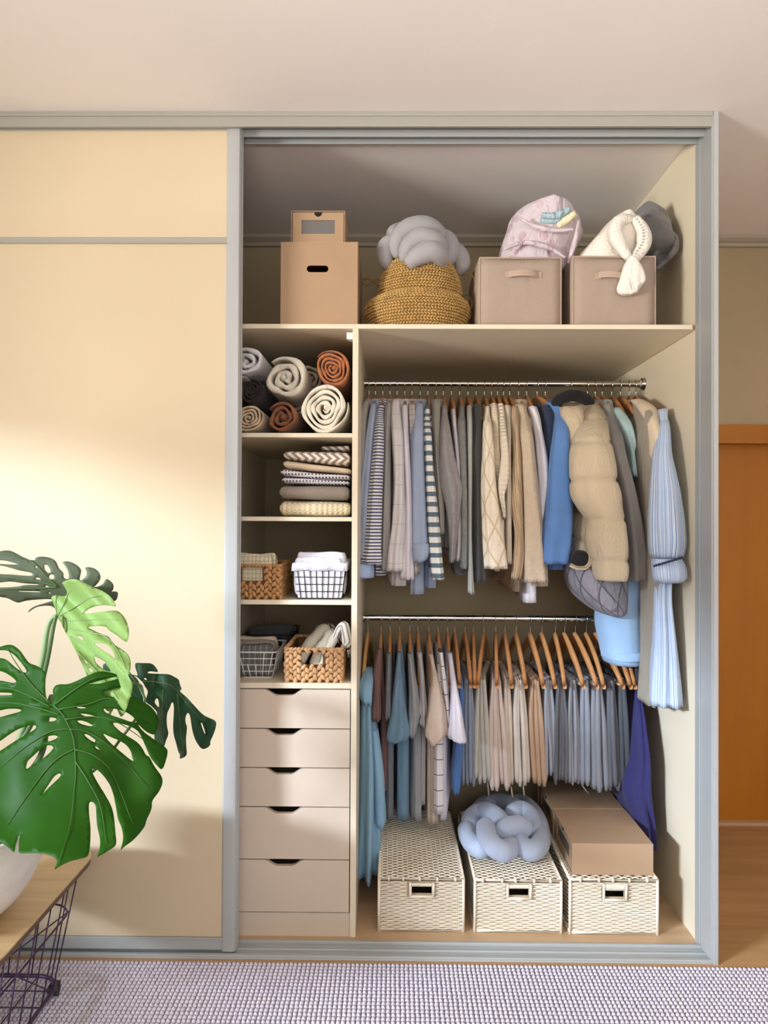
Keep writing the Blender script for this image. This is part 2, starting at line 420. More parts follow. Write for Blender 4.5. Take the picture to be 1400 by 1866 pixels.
for p0, p1 in ((1258, 1328.5), (1330.5, 1400), (1402, 1471.5), (1473.5, 1567.5), (1569.5, 1664)):
    z1, z0 = zz(p0, YF), zz(p1, YF); xa, xb = XL+.003, XD0-.003
    xc = xx(517.5, p0, YF); dp = .0185
    def nz(x, dp=dp, xc=xc):
        a = abs(x-xc)
        if a > .062: return 0.
        if a < .022: return dp
        f = (a-.022)/.040; return dp*(1-(f*f*(3-2*f)))
    xs = [xa]+[xc-.064+.128*i/40 for i in range(41)]+[xb]
    b = MB(); nx = len(xs); vs = []
    for y in (YF+.002, YF+.018):
        for x in xs: vs.append((x, y, z0))
        for x in xs: vs.append((x, y, z1-nz(x)))
    fs = []
    for i in range(nx-1):
        fs += [(i, i+1, nx+i+1, nx+i), (2*nx+i+1, 2*nx+i, 3*nx+i, 3*nx+i+1), (nx+i, nx+i+1, 3*nx+i+1, 3*nx+i), (i+1, i, 2*nx+i, 2*nx+i+1)]
    fs += [(0, nx, 3*nx, 2*nx), (nx-1, 3*nx-1, 4*nx-1, 2*nx-1)]
    b.add(vs, fs)
    dr = put('drawer', b, 'drawer_face', w, smooth=False)
    tb = MB().box((xa+.01, YF+.018, z0+.005), (xa+.02, .75, z1-.03)).box((xb-.02, YF+.018, z0+.005), (xb-.01, .75, z1-.03)).box((xa+.01, .74, z0+.005), (xb-.01, .75, z1-.03)).box((xa+.01, YF+.018, z0+.005), (xb-.01, .75, z0+.012))
    put('tray', tb, 'laminate', dr, smooth=False)

YR = .607
for py, pyz in ((699, 1), (1126.5, 2)):
    zr = float(at(900, py, YR)[2])
    r = put('hanging_rail', MB().tube([(XD1, YR, zr), (.4, YR, zr), (XJ0, YR, zr)], .0105, 20), 'chrome', w)
    if pyz == 1: ZR1 = zr
    else: ZR2 = zr
    put('flange', MB().tube([(XJ0-.002, YR, zr), (XJ0-.010, YR, zr)], [.024, .022], 24).tube([(XJ0-.010, YR, zr), (XJ0-.02, YR, zr)], .0145, 20), 'chrome', r)
    put('flange', MB().tube([(XD1+.001, YR, zr), (XD1+.007, YR, zr)], .018, 20), 'chrome', r)

# ------------------------------------------------------------------ cardboard boxes on the top shelf
def carton(name, px, py, Y, depth, label, hole=None):
    """px=(l,r), py=(top,bottom) of the front face on plane Y"""
    A = at(px[0], py[1], Y); B = at(px[1], py[0], Y); return A[0], B[0], A[2], B[2]
y = .14
x0, x1, _, z1 = carton('', (511, 652.5), (442, 588), y, .3, '')
z0 = ZS+.0005
t = thing('cardboard_box', ((x0+x1)/2, y+.15, z0), 'tall plain brown cardboard box with oval hand hole on the top shelf', 'box')
hx, hz, hw, hh = xx(579, 490, y), zz(490, y), .034, .0105
def slot(cx, cz, hw, hh, n=8):
    P = []
    for s in (1, -1):
        for i in range(n+1):
            a = -math.pi/2*(1-2*i/n) if s == 1 else math.pi/2+math.pi*i/n
            P.append((cx+s*(hw-hh)+hh*math.cos(a), cz+hh*math.sin(a)))
    return P
def holed_plate(mb, x0, x1, z0, z1, y0, y1, hole, tf=None):
    """rectangular plate (x,z) between y0,y1 with one polygonal hole"""
    outer = [(x0, z0), (x1, z0), (x1, z1), (x0, z1)]
    pts = [Vector(p) for p in outer+hole]; n = len(outer); m = len(hole)
    ed = [(i, (i+1) % n) for i in range(n)]+[(n+i, n+(i+1) % m) for i in range(m)]
    r = delaunay_2d_cdt(pts, ed, [], 0, 1e-6)
    V, Fc = r[0], r[2]
    def inp(p, poly):
        c = False; j = len(poly)-1
        for i in range(len(poly)):
            if (poly[i][1] > p[1]) != (poly[j][1] > p[1]) and p[0] < (poly[j][0]-poly[i][0])*(p[1]-poly[i][1])/(poly[j][1]-poly[i][1])+poly[i][0]: c = not c
            j = i
        return c
    keep = []
    for f in Fc:
        c = sum((Vector(V[i]) for i in f), Vector((0, 0)))/3
        if not inp(c, hole): keep.append(f)
    k = len(V); vs = [(v[0], y0, v[1]) for v in V]+[(v[0], y1, v[1]) for v in V]
    def ccw(f):
        a, b_, c = (V[i] for i in f); return (b_[0]-a[0])*(c[1]-a[1])-(b_[1]-a[1])*(c[0]-a[0]) > 0
    fs = [tuple(f) if ccw(f) else tuple(reversed(f)) for f in keep]
    fs += [tuple(i+k for i in reversed(f)) for f in fs]
    for lst, o in ((list(range(n)), 0), (list(range(n, n+m)), 0)):
        q = len(lst)
        for i in range(q):
            a, b_ = lst[i], lst[(i+1) % q]; fs.append((b_, a, a+k, b_+k))
    if tf: vs = [tf(p) for p in vs]
    return mb.add(vs, fs)
def open_box(mb, x0, x1, y0, y1, z0, z1, th, hole=None, top=True):
    if hole: holed_plate(mb, x0, x1, z0, z1, y0, y0+th, hole)
    else: mb.box((x0, y0, z0), (x1, y0+th, z1))
    mb.box((x0, y0+th, z0), (x0+th, y1, z1)).box((x1-th, y0+th, z0), (x1, y1, z1)).box((x0+th, y1-th, z0), (x1-th, y1, z1)).box((x0+th, y0+th, z0), (x1-th, y1-th, z0+th))
    if top: mb.box((x0+th, y0+th, z1-th), (x1-th, y1-th, z1))
    return mb
b = open_box(MB(), x0, x1, y, y+.34, z0, z1, .004, slot(hx, hz, hw, hh)[::-1])
put('body', b, 'card', t, smooth=False, bevel=.0008)
put('lid_flap', MB().box((x0-.0005, y-.0012, z1-.0006), (x1+.0005, y+.18, z1+.0012)), 'card_edge', t, smooth=False)
zb = z1+.0015
x0, x1, _, z1 = carton('', (530.5, 629), (384, 441), y+.01, .2, '')
def shoe_drawer(name, x0, x1, y0, y1, z0, z1, label, group, face='y'):
    """sleeve carton with pull-out drawer, window and thumb notch in the end that faces -y (or -x when face='x')"""
    t = thing(name, ((x0+x1)/2, (y0+y1)/2, z0), label, 'box', group)
    if face == 'x': W0, W1 = y0, y1; tf = lambda p: (x0+(p[1]-y0), p[0], p[2])
    else: W0, W1 = x0, x1; tf = None
    th = .0025; sv = MB()
    if face == 'y': sv.box((x0, y0, z0), (x0+th, y1, z1)).box((x1-th, y0, z0), (x1, y1, z1)).box((x0+th, y0, z0), (x1-th, y1, z0+th)).box((x0+th, y0, z1-th), (x1-th, y1, z1)).box((x0+th, y1-th, z0+th), (x1-th, y1, z1-th))
    else: sv.box((x0, y0, z0), (x1, y0+th, z1)).box((x0, y1-th, z0), (x1, y1, z1)).box((x0, y0+th, z0), (x1, y1-th, z0+th)).box((x0, y0+th, z1-th), (x1, y1-th, z1)).box((x1-th, y0+th, z0+th), (x1, y1-th, z1-th))
    put('sleeve', sv, 'card', t, smooth=False, bevel=.0006)
    m_ = th*1.8; c = (W0+W1)/2; L = W1-W0; hgt = z1-z0
    a, b2, p, q = c-L*.31, c+L*.31, z0+hgt*.30, z0+hgt*.72
    fr_ = MB(); nt = [(c-.0125, z1-m_+.0001)]
    holed_plate(fr_, W0+m_, W1-m_, z0+m_, z1-m_, y0+.003, y0+.006, [(a, p), (a, q), (b2, q), (b2, p)], tf)
    dr = put('drawer_front', fr_, 'card', t, smooth=False)
    wn = MB(); wn.add([(tf(v) if tf else v) for v in [(a-.002, y0+.0068, p-.002), (b2+.002, y0+.0068, p-.002), (b2+.002, y0+.0068, q+.002), (a-.002, y0+.0068, q+.002)]], [(0, 1, 2, 3)])
    put('window', wn, 'window_film', dr, smooth=False, solid=.0008)
    nb = MB(); pts = [(c+.0125*math.cos(s), z1-m_-.0135*abs(math.sin(s))+.0) for s in np.linspace(math.pi, 2*math.pi, 12)]
    vs = [(pp[0], y0+.0026, pp[1]) for pp in pts]; nb.add([(tf(v) if tf else v) for v in vs], [tuple(range(len(vs)))])
    put('thumb_notch', nb, 'dark', dr, smooth=False, solid=.0005)
    return t
shoe_drawer('drawer_box', x0, x1, y+.01, y+.30, zb, z1, 'small orange-brown drawer box with grey window atop the tall cardboard box', None)

# ------------------------------------------------------------------ fabric cubes
mat('cube_fabric', '#AA9888', .9, bump=.25, bs=250, wrink=2.5, ws=7, mott=.05, ms=6, bdist=.004)
mat('cube_handle', '#B39E8D', .85, bump=.3, bs=300)
def fabric_cube(px, py, label, hx_, hy_, tilt=0):
    y = .15; A = at(px[0], py[1], y); B = at(px[1], py[0], y); x0, x1, z1 = A[0], B[0], B[2]; z0 = ZS+.0005; d = .31
    t = thing('fabric_storage_cube', ((x0+x1)/2, y+d/2, z0), label, 'storage box', 'fabric storage cubes on the top shelf')
    b = MB(); n = 9; th = .005; rs = random.Random(int(px[0]))
    # slightly bulging walls as an open tray
    def wall(p0, p1, nrm):
        vs = []; 
        for iz in range(n):
            for i in range(n):
                u = i/(n-1); v = iz/(n-1); bl = .006*math.sin(math.pi*u)*math.sin(math.pi*v)
                sag = -.004*math.sin(math.pi*u)*v if v > .9 else 0
                vs.append((p0[0]+(p1[0]-p0[0])*u+nrm[0]*bl, p0[1]+(p1[1]-p0[1])*u+nrm[1]*bl, z0+(z1-z0)*v+sag))
        fs = [(iz*n+i, iz*n+i+1, (iz+1)*n+i+1, (iz+1)*n+i) for iz in range(n-1) for i in range(n-1)]
        uv = [((v[0]+v[1]), v[2]) for v in vs]
        b.add(vs, fs, uv)
    wall((x0, y), (x1, y), (0, -1)); wall((x1, y), (x1, y+d), (1, 0)); wall((x1, y+d), (x0, y+d), (0, 1)); wall((x0, y+d), (x0, y), (-1, 0))
    put('body', b, 'cube_fabric', t, solid=.006)
    put('bottom', MB().box((x0+.004, y+.004, z0), (x1-.004, y+d-.004, z0+.006)), 'cube_fabric', t, smooth=False)
    # seams
    sm = MB(); 
    for (xa, xb) in ((x0, x0), (x1, x1)): sm.tube([(xa, y-.003, z0), (xb, y-.003, z1)], .0022, 6)
    sm.tube([(x0, y-.003, z1), ((x0+x1)/2, y-.007, z1-.002), (x1, y-.003, z1), (x1+.003, y+d/2, z1), (x1, y+d, z1), (x0, y+d, z1), (x0-.003, y+d/2, z1)], .0028, 6, closed=True)
    put('piping', sm, 'cube_handle', t)
    hx, hz = xx(hx_, hy_, y), zz(hy_, y)
    hb = MB(); w2 = .046; hh = .0095
    for s in (-1, 1): hb.box((hx+s*w2-.011, y-.0095, hz-hh), (hx+s*w2+.011, y-.007, hz+hh))
    vs = []; m = 14
    for i in range(m):
        u = i/(m-1); xq = hx-w2+2*w2*u; bow = .018*math.sin(math.pi*u)**.7
        for s, o in ((-1, 0), (1, 0), (1, .002), (-1, .002)): vs.append((xq, y-.0095-bow-o, hz+s*hh+tilt*(u-.5)))
    fs = []
    for i in range(m-1):
        a = 4*i
        for j in range(4): fs.append((a+j, a+(j+1) % 4, a+4+(j+1) % 4, a+4+j))
    hb.add(vs, fs); put('handle', hb, 'cube_handle', t)
    return t
fabric_cube((874, 1022.5), (470.5, 588), 'taupe fabric storage cube under the floral bundle, beside the basket', 953, 502)
fabric_cube((1044, 1194), (468.5, 588), 'taupe fabric storage cube under the white knitted scarf, near right wall', 1116, 505, -.008)

# ------------------------------------------------------------------ bundles
def bundle(name, rows, Y, ay, m, label, cat, seed=1, rip=.06, k=4, parent=None, n=36, Yt=None, **kw):
    mb = MB(); loft(mb, rows3(ZP, rows, Y, ay, Yt), n=n, rip=rip, k=k, seed=seed, hollow=False, step=.006, **kw)
    return put(name, mb, m, parent, label=label, cat=cat, ang=180)
mat('floral_cloth', '#D3C6CC', .85, pat=('floral', 26), col2='#B9909F', wrink=5, ws=14, bump=.2, bs=300, bdist=.006)
mat('aqua_cloth', '#A9C4CC', .85, wrink=5, ws=22, bdist=.006)
mat('yellow_cloth', '#E6DDB8', .85, pat=('floral', 22), col2='#B05A86', wrink=4, ws=14, bdist=.005)
fb = thing('bedding_bundle', at(985, 478, .28), 'rolled floral duvet bundle in pink, white and aqua inside left fabric cube', 'bedding')
bundle('cover', [(378, 985, 1010), (381, 957, 1040), (390, 940, 1051), (405, 928, 1058), (425, 922, 1060), (445, 917, 1053), (462, 912, 1046), (480, 910, 1040), (500, 915, 1030)], .30, .13, 'floral_cloth', None, None, seed=3, rip=.05, k=5, parent=fb, jit=.02)
mb = MB()
for i, (pa, r0) in enumerate((([(988, 391), (1008, 394), (1024, 389), (1038, 380)], .013), ([(985, 402), (1003, 403), (1020, 399), (1036, 392)], .012))):
    mb.tube([at(p[0], p[1], .185+.012*i) for p in cr(pa, 10)], np.interp(np.linspace(0, 1, 10), [0, .5, 1], [r0*.6, r0, r0*.7]), 12)
put('inner_fold', mb, 'aqua_cloth', fb, ang=180)
mb = MB(); mb.tube([at(p[0], p[1], .18+.006*i) for i, p in enumerate(cr([(1050, 388), (1030, 402), (1012, 414), (1004, 420)], 10))], np.interp(np.linspace(0, 1, 10), [0, .5, 1], [.010, .016, .006]), 12)
put('inner_fold', mb, 'yellow_cloth', fb, ang=180)
mb = MB()
for P in ([(1056, 400), (1050, 430), (1042, 460), (1036, 480)], [(948, 398), (975, 412), (1010, 420), (1045, 418)], [(918, 455), (955, 442), (1000, 452), (1030, 470)]):
    mb.tube([at(p[0], p[1], .178 if j % 2 else .182) for j, p in enumerate(cr(P, 12))], np.interp(np.linspace(0, 1, 12), [0, .5, 1], [.004, .009, .004]), 10)
put('fold', mb, 'floral_cloth', fb, ang=180)
mat('grey_fleece', '#6E6C6B', .95, wrink=4, ws=10, bump=.4, bs=90, bdist=.006, sheen=.3)
gb = thing('grey_blanket', at(1195, 478, .36), 'crumpled dark grey fleece blanket behind the white scarf by right wall', 'blanket')
bundle('cover', [(384, 1160, 1180), (388, 1155, 1196), (400, 1150, 1214), (420, 1150, 1222), (440, 1155, 1228), (460, 1160, 1224), (480, 1170, 1212), (496, 1180, 1200)], .34, .10, 'grey_fleece', None, None, seed=8, rip=.07, k=5, parent=gb, jit=.03)
mb = MB()
for P, r in (([(1180, 392), (1205, 402), (1218, 420), (1222, 438)], .014), ([(1214, 420), (1232, 432), (1230, 455), (1212, 476), (1196, 490)], .011), ([(1165, 415), (1190, 425), (1200, 450), (1190, 470)], .013)):
    mb.tube([at(p[0], p[1], .25) if at(p[0], p[1], .25)[0] < .9 else at(p[0], p[1], .22) for p in cr(P, 14)], np.interp(np.linspace(0, 1, 14), [0, .5, 1], [r*.5, r, r*.5]), 12)
put('fold', mb, 'grey_fleece', gb, ang=180)
mat('white_knit', '#EFE8DC', .95, pat=('waf', 85), pb=7, bump=.3, bs=160, wrink=2, ws=12, bdist=.006)
wb = thing('knitted_scarf', at(1110, 470, .16), 'white waffle-knitted scarf draped over the right fabric cube', 'scarf')
bundle('drape', [(392, 1130, 1150), (397, 1118, 1158), (408, 1105, 1165), (425, 1090, 1172), (445, 1072, 1174), (462, 1058, 1168), (474, 1056, 1160), (484, 1085, 1154), (489, 1130, 1150)], .215, .06, 'white_knit', None, None, seed=2, rip=.05, k=4, parent=wb, n=48, jit=.02)
mb = MB(); mb.tube([at(p[0], p[1], yq) for p, yq in zip(cr([(1150, 398), (1128, 404), (1122, 425), (1132, 450), (1146, 470)], 20), np.linspace(.165, .128, 20))], np.interp(np.linspace(0, 1, 20), [0, .2, .6, 1], [.012, .020, .024, .012]), 16)
put('fold', mb, 'white_knit', wb, ang=180)
mb = MB(); mb.tube([at(p[0], p[1], yq) for p, yq in zip(cr([(1158, 398), (1172, 420), (1174, 445), (1160, 468), (1150, 480)], 20), np.linspace(.165, .126, 20))], np.interp(np.linspace(0, 1, 20), [0, .4, 1], [.014, .024, .012]), 16)
put('fold', mb, 'white_knit', wb, ang=180)
mat('white_fluff', '#F0EBE0', .98, bump=.5, bs=120, wrink=3, ws=20, bdist=.006)
bundle('tassel', [(468, 1146, 1156), (474, 1143, 1162), (484, 1138, 1170), (498, 1134, 1176), (512, 1130, 1178), (524, 1126, 1168), (533, 1128, 1162), (537, 1136, 1152)], .115, .017, 'white_fluff', None, None, seed=4, rip=.06, k=5, parent=wb)

# ------------------------------------------------------------------ knot cushions and seagrass basket
mat('knot_grey', '#A5A4A6', .92, bump=.3, bs=350, mott=.06, ms=20, wrink=.8, ws=25, sheen=.2)
mat('knot_blue', '#ABB7CC', .92, bump=.3, bs=350, mott=.06, ms=20, wrink=.8, ws=25, sheen=.2)
def arcs(name, L, rr, m, label, cat, Y, group=None):
    pts = np.concatenate([at(p[0], p[1], p[2])[None] for a in L for p in a]); c = pts.mean(0)
    t = thing(name, (c[0], c[1], pts[:, 2].min()), label, cat, group)
    for a in L:
        P = cr([at(p[0], p[1], p[2]) for p in a], 26); r = rr*a[0][3]
        R_ = r*np.minimum(1, .35+3.0*np.sqrt(np.clip(np.minimum(np.linspace(0, 1, 26), np.linspace(1, 0, 26)), 0, 1)*.12+.0))
        put('strand', MB().tube(P, R_, 20), m, t, ang=180)
    return t
# big grey knot rising out of the seagrass basket
arcs('knot_cushion', [
    [(712, 436, .30, .75), (716, 424, .26, 1), (735, 416, .30, 1), (760, 414, .36, 1)],
    [(716, 490, .26, 1), (703, 474, .24, 1), (703, 452, .24, 1), (722, 438, .24, 1), (742, 432, .30, 1)],
    [(728, 470, .22, 1.12), (724, 442, .21, 1), (744, 418, .21, 1), (776, 413, .22, 1), (800, 428, .24, 1), (806, 452, .26, 1)],
    [(738, 478, .185, 1.12), (744, 450, .18, 1), (768, 434, .18, 1), (794, 442, .19, 1), (800, 462, .22, 1), (790, 476, .26, 1)],
    [(742, 484, .155, 1.12), (760, 468, .15, 1), (784, 458, .15, 1), (800, 466, .17, 1), (804, 486, .22, 1)],
    [(800, 424, .28, .95), (818, 436, .24, 1), (822, 458, .24, 1), (812, 476, .25, 1), (800, 492, .28, 1)],
    [(822, 444, .30, .9), (838, 462, .26, 1), (843, 482, .26, 1), (836, 498, .28, 1)],
], .030, 'knot_grey', 'light grey knotted tube cushion sitting in the seagrass basket', 'cushion', .2)
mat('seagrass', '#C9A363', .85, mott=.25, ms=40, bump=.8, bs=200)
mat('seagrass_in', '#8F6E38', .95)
mat('rope', '#6B5230', .9)
sg = thing('seagrass_basket', at(762, 588, .29), 'bulging golden seagrass belly basket with rope handles on the top shelf', 'basket')
PR = [(470, 53), (478, 62), (492, 70), (510, 76), (528, 79), (538, 80), (544, 88), (552, 96), (562, 99), (572, 98), (582, 93), (588.5, 87)]
CY = .29
def sgr(py):
    return float(np.interp(py, [p for p, r in PR], [r for p, r in PR]))
rows = []
for py, r in PR:
    cxp = 762 + (4 if py < 540 else 0); A = at(cxp-r, py, CY-.06); B = at(cxp+r, py, CY-.06); rows.append(((A[0]+B[0])/2, (B[0]-A[0])/2, max(A[2], ZS+.001)))
rows.append((rows[-1][0], rows[-1][1]*.93, ZS+.0006)); rows[-2] = (rows[-2][0], rows[-2][1]*1.04, max(rows[-2][2], ZS+.012)); rows = cr([(a, b_, c) for a, b_, c in rows], 32)
mb = MB(); n = 48; vs = []; 
for cx, r, z in rows:
    for j in range(n): vs.append((cx+(r-.004)*math.cos(2*math.pi*j/n), CY+(r-.004)*math.sin(2*math.pi*j/n), z))
fs = [(i*n+j, (i+1)*n+j, (i+1)*n+(j+1) % n, i*n+(j+1) % n) for i in range(len(rows)-1) for j in range(n)]
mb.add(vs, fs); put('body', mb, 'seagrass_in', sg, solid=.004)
# woven stitches in rows, slanting alternately
mb = MB(); tot = rows[0][2]-rows[-1][2]
s_len = np.concatenate([[0], np.cumsum(np.linalg.norm(np.diff(rows[:, 1:], axis=0), axis=1))]); nr = 30
rs = random.Random(5)
for i in range(nr):
    s = (i+.5)/nr*s_len[-1]; cx, r, z = (np.interp(s, s_len, rows[:, c]) for c in range(3))
    s2 = s+.004; r2, z2 = np.interp(s2, s_len, rows[:, 1]), np.interp(s2, s_len, rows[:, 2])
    T = np.array([r2-r, z2-z]); T /= np.linalg.norm(T)+1e-9
    ns = int(2*math.pi*r/.0105)
    for j in range(ns):
        a = 2*math.pi*(j+.5*(i % 2))/ns
        if math.sin(a) > .75: continue
        c = np.array([cx+r*math.cos(a), CY+r*math.sin(a), z+rs.uniform(-.0008, .0008)])
        tan = np.array([-math.sin(a), math.cos(a), 0]); dn = np.array([T[0]*math.cos(a), T[0]*math.sin(a), T[1]])
        sl = .55 if i % 2 else -.55
        ax1 = tan*math.cos(sl)+dn*math.sin(sl); ax2 = -tan*math.sin(sl)+dn*math.cos(sl); nn = np.cross(ax1, ax2)
        mb.blob(c, (.0074, .0036, .0034), 6, 3, np.array([ax1, ax2, nn]).T)
put('weave', mb, 'seagrass', sg, kind='stuff', ang=180)
a0 = rows[0]; rim = [(a0[0]+a0[1]*math.cos(t_), CY+a0[1]*math.sin(t_), a0[2]+.002) for t_ in np.linspace(0, 2*math.pi, 49)[:-1]]
put('rim', MB().tube(rim, .005, 8, closed=True), 'seagrass', sg, ang=180)
for P in ([(692, 508), (680, 512), (668, 520), (660, 512), (672, 508), (690, 520)], [(842, 502), (852, 498), (863, 505), (866, 530), (860, 560), (850, 566)], [(842, 540), (852, 538), (859, 548), (860, 560)]):
    put('rope_handle', MB().tube(cr([at(p[0], p[1], .24) for p in P], 24), .0028, 8), 'rope', sg, ang=180)

# ------------------------------------------------------------------ rolled towels and duvets
def roll(cx, cy, rx, ry, Y, depth, turns, m, label, seed, r0=.18, thick=.72, rot=0., cat='towel', group='rolled bedding on the first small shelf', name='rolled_blanket'):
    C = at(cx, cy, Y); RX = abs(at(cx+rx, cy, Y)[0]-C[0]); RZ = abs(at(cx, cy+ry, Y)[2]-C[2])
    rs = np.random.RandomState(seed); N_ = int(turns*30); th = np.linspace(0, turns*2*math.pi, N_); f = np.linspace(0, 1, N_)
    pitch = (1-r0)/turns
    ph = rs.rand(4)*6.28
    wob = 1+.075*np.sin(2*th+ph[0])*(.4+f)+.06*np.sin(3*th*(1+.02*np.sin(th))+ph[1])*(1-f*.3)+.02*np.sin(5.3*th+ph[2])
    wob = 1+(wob-1)*np.clip((1-f)*3+.25, 0, 1)
    rc = (r0+(1-r0)*f-pitch*.5*f*0)*wob; rc = rc-pitch*thick*.5*0
    ths = pitch*thick*.5*(1+.25*np.sin(4*th+ph[3]))
    ths = ths*np.minimum(1, (1-f)*12+.15)*np.minimum(1, f*12+.25)
    Q = []
    prof = [(-1, .0), (-.95, -.35), (-.6, -.85), (0, -1), (.6, -.85), (.95, -.35), (1, 0)]   # (radial, y-bulge) at the visible end
    bl = min(RX, RZ)*pitch*thick*.55
    vs = []; uvs = []; np_ = len(prof)+2
    for i in range(N_):
        a = th[i]+rot; rec = .012*(1-f[i])+.004*math.sin(2.1*th[i]+ph[1])
        for (q, yb) in prof+[(1, None), (-1, None)]:
            r = (rc[i]-pitch*thick*.5)+q*ths[i]; r = min(r, 1)
            y = Y+rec+bl*1.0+yb*bl if yb is not None else Y+depth
            vs.append((C[0]+RX*r*math.cos(a), y, C[2]+RZ*r*math.sin(a))); uvs.append((th[i]*.03*r, y if yb is None else q*.01))
    fs = []
    for i in range(N_-1):
        a = i*np_; b_ = a+np_
        for j in range(np_): k = (j+1) % np_; fs.append((a+j, b_+j, b_+k, a+k))
    fs += [tuple(range(np_)), tuple((N_-1)*np_+j for j in range(np_-1, -1, -1))]
    mb = MB(); mb.add(vs, fs, uvs)
    t = thing(name, (C[0], Y+depth/2, C[2]-RZ), label, cat, group)
    put('spiral_layers', mb, m, t, ang=65)
    cb = MB().blob((C[0]+.1*RX*math.cos(ph[0]), Y+.045, C[2]+.05*RZ), (RX*r0*1.0, .04, RZ*r0*1.0), 14, 9)
    put('core', cb, m, t, ang=180)
    return t
def cloth(key, col, **k):
    a = dict(rough=.95, bump=.35, bs=280, wrink=2.2, ws=16, mott=.05, ms=12, bdist=.004, sheen=.15); a.update(k); return mat(key, col, **a)
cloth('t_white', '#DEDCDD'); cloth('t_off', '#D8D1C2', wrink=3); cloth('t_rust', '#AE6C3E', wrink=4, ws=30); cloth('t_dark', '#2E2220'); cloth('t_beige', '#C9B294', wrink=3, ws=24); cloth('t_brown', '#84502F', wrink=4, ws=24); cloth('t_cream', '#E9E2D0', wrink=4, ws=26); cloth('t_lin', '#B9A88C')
roll(566, 690, 30, 30, .34, .3, 3, 't_lin', 'pale linen blanket roll glimpsed between the off-white and rust rolls', 20)
roll(541, 728, 27, 30, .33, .3, 3, 't_lin', 'beige blanket roll tucked behind, under the off-white roll', 21)
roll(448, 658, 36, 33, .15, .45, 2.6, 't_white', 'soft white-grey blanket roll at top left against the sliding door', 1, rot=1)
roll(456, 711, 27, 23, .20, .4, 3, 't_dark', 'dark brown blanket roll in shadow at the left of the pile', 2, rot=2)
roll(519, 688, 42, 45, .15, .5, 2.7, 't_off', 'large off-white duvet roll in the middle of the rolled pile', 3, rot=4.2, thick=.8)
roll(605, 670, 35.5, 34, .15, .4, 4.2, 't_rust', 'rust-orange muslin blanket roll at the top right of the pile', 4, rot=1.2)
roll(452, 761, 29, 27.5, .135, .45, 4, 't_beige', 'beige linen blanket roll at bottom left of the pile', 5, rot=.5)
roll(513, 760, 32, 29, .14, .45, 2.4, 't_brown', 'chestnut brown blanket roll between beige and cream rolls', 6, rot=0, r0=.3)
roll(591.5, 742.5, 48, 46.5, .13, .5, 4.4, 't_cream', 'large cream duvet roll at bottom right of the pile', 7, rot=4, thick=.78)

# ------------------------------------------------------------------ folded stack
def folded(name, xl, xr, tl, tr_, bl_, br, Y, depth, m, label, cat, group=None, layers=2, seed=0, bulge=.5, parent=None, top_flat=False):
    """folded textile: stadium-section layers swept from xl to xr; tl,tr,bl,br are the photo heights of its corners"""
    rs = np.random.RandomState(seed); nx = 26; A = [at(xl, tl, Y), at(xr, tr_, Y), at(xl, bl_, Y), at(xr, br, Y)]
    mb = MB()
    for L in range(layers):
        vs = []; uvs = []; npf = 18; ph = rs.rand(4)*6.28
        dy = rs.uniform(-.004, .006); ex = rs.uniform(-.004, .003)
        for i in range(nx):
            u = i/(nx-1); uu = .5-.5*math.cos(math.pi*u)*(1 if 0 < i < nx-1 else 1); uu = u*.5+uu*.5
            x = A[0][0]+(A[1][0]-A[0][0])*uu
            zt_ = A[0][2]*(1-uu)+A[1][2]*uu; zb_ = A[2][2]*(1-uu)+A[3][2]*uu
            z0 = zb_+(zt_-zb_)*L/layers; z1 = zb_+(zt_-zb_)*(L+1)/layers
            e = min(1, (min(u, 1-u)*nx*.42)**.5 if 0 < u < 1 else 0)*.5+.5
            h = (z1-z0)/2*(.985+.03*math.sin(9*u+ph[0])); zc = (z0+z1)/2+.0014*math.sin(7*u+ph[1])*(0 if L == 0 else 1)
            hh = h*e; yy = Y+dy+(1-e)*.012+.003*math.sin(6*u+ph[2])
            for j in range(npf):
                t = j/npf*2*math.pi; c_, s_ = math.cos(t), math.sin(t)
                # superellipse in (y,z)
                ry_ = depth/2; yv = np.sign(c_)*abs(c_)**.28; zv = np.sign(s_)*abs(s_)**(.8)
                vs.append((x+(ex if u < .5 else -ex), yy+ry_+ry_*yv, zc+hh*zv)); uvs.append((x, zc+hh*zv+ (0 if c_ < 0 else .2)))
        fs = [(i*npf+j, (i+1)*npf+j, (i+1)*npf+(j+1) % npf, i*npf+(j+1) % npf) for i in range(nx-1) for j in range(npf)]
        fs += [tuple(range(npf-1, -1, -1)), tuple((nx-1)*npf+j for j in range(npf))]
        fs = [tuple(reversed(f)) for f in fs]
        mb.add(vs, fs, uvs)
    return put(name, mb, m, parent, label=label, cat=cat, group=group, ang=50)
g = 'folded linens stacked on the second small shelf'
mat('p_chev', '#EDE9E4', .9, pat=('chev', 40, 32, .04), col2='#9C8774', bump=.2, bs=250, wrink=1, ws=10)
cloth('p_cream', '#E2CDAE'); cloth('p_taupe', '#93867A', wrink=3)
mat('p_dots', '#E6E3E8', .9, pat=('dots', 95, .5), col2='#5A5660', bump=.2, bs=250, wrink=1, ws=10)
mat('p_cable', '#EBDDB9', .95, pat=('cable', 62, 620, .0016), pb=9, bump=.4, bs=200, bdist=.007)
folded('folded_sweater', 512, 636, 911, 914, 941.5, 941.5, .145, .3, 'p_cable', 'cream cable-knit sweater folded at the bottom of the linen stack', 'sweater', g, 1, 1)
folded('folded_blanket', 510, 634, 884, 884, 909, 912, .14, .3, 'p_taupe', 'taupe grey folded blanket second from the stack bottom', 'blanket', g, 1, 2)
folded('folded_sheet', 512, 637, 854, 866, 881, 884, .145, .3, 'p_dots', 'white folded sheet with grey dots in mid-stack', 'sheet', g, 2, 3)
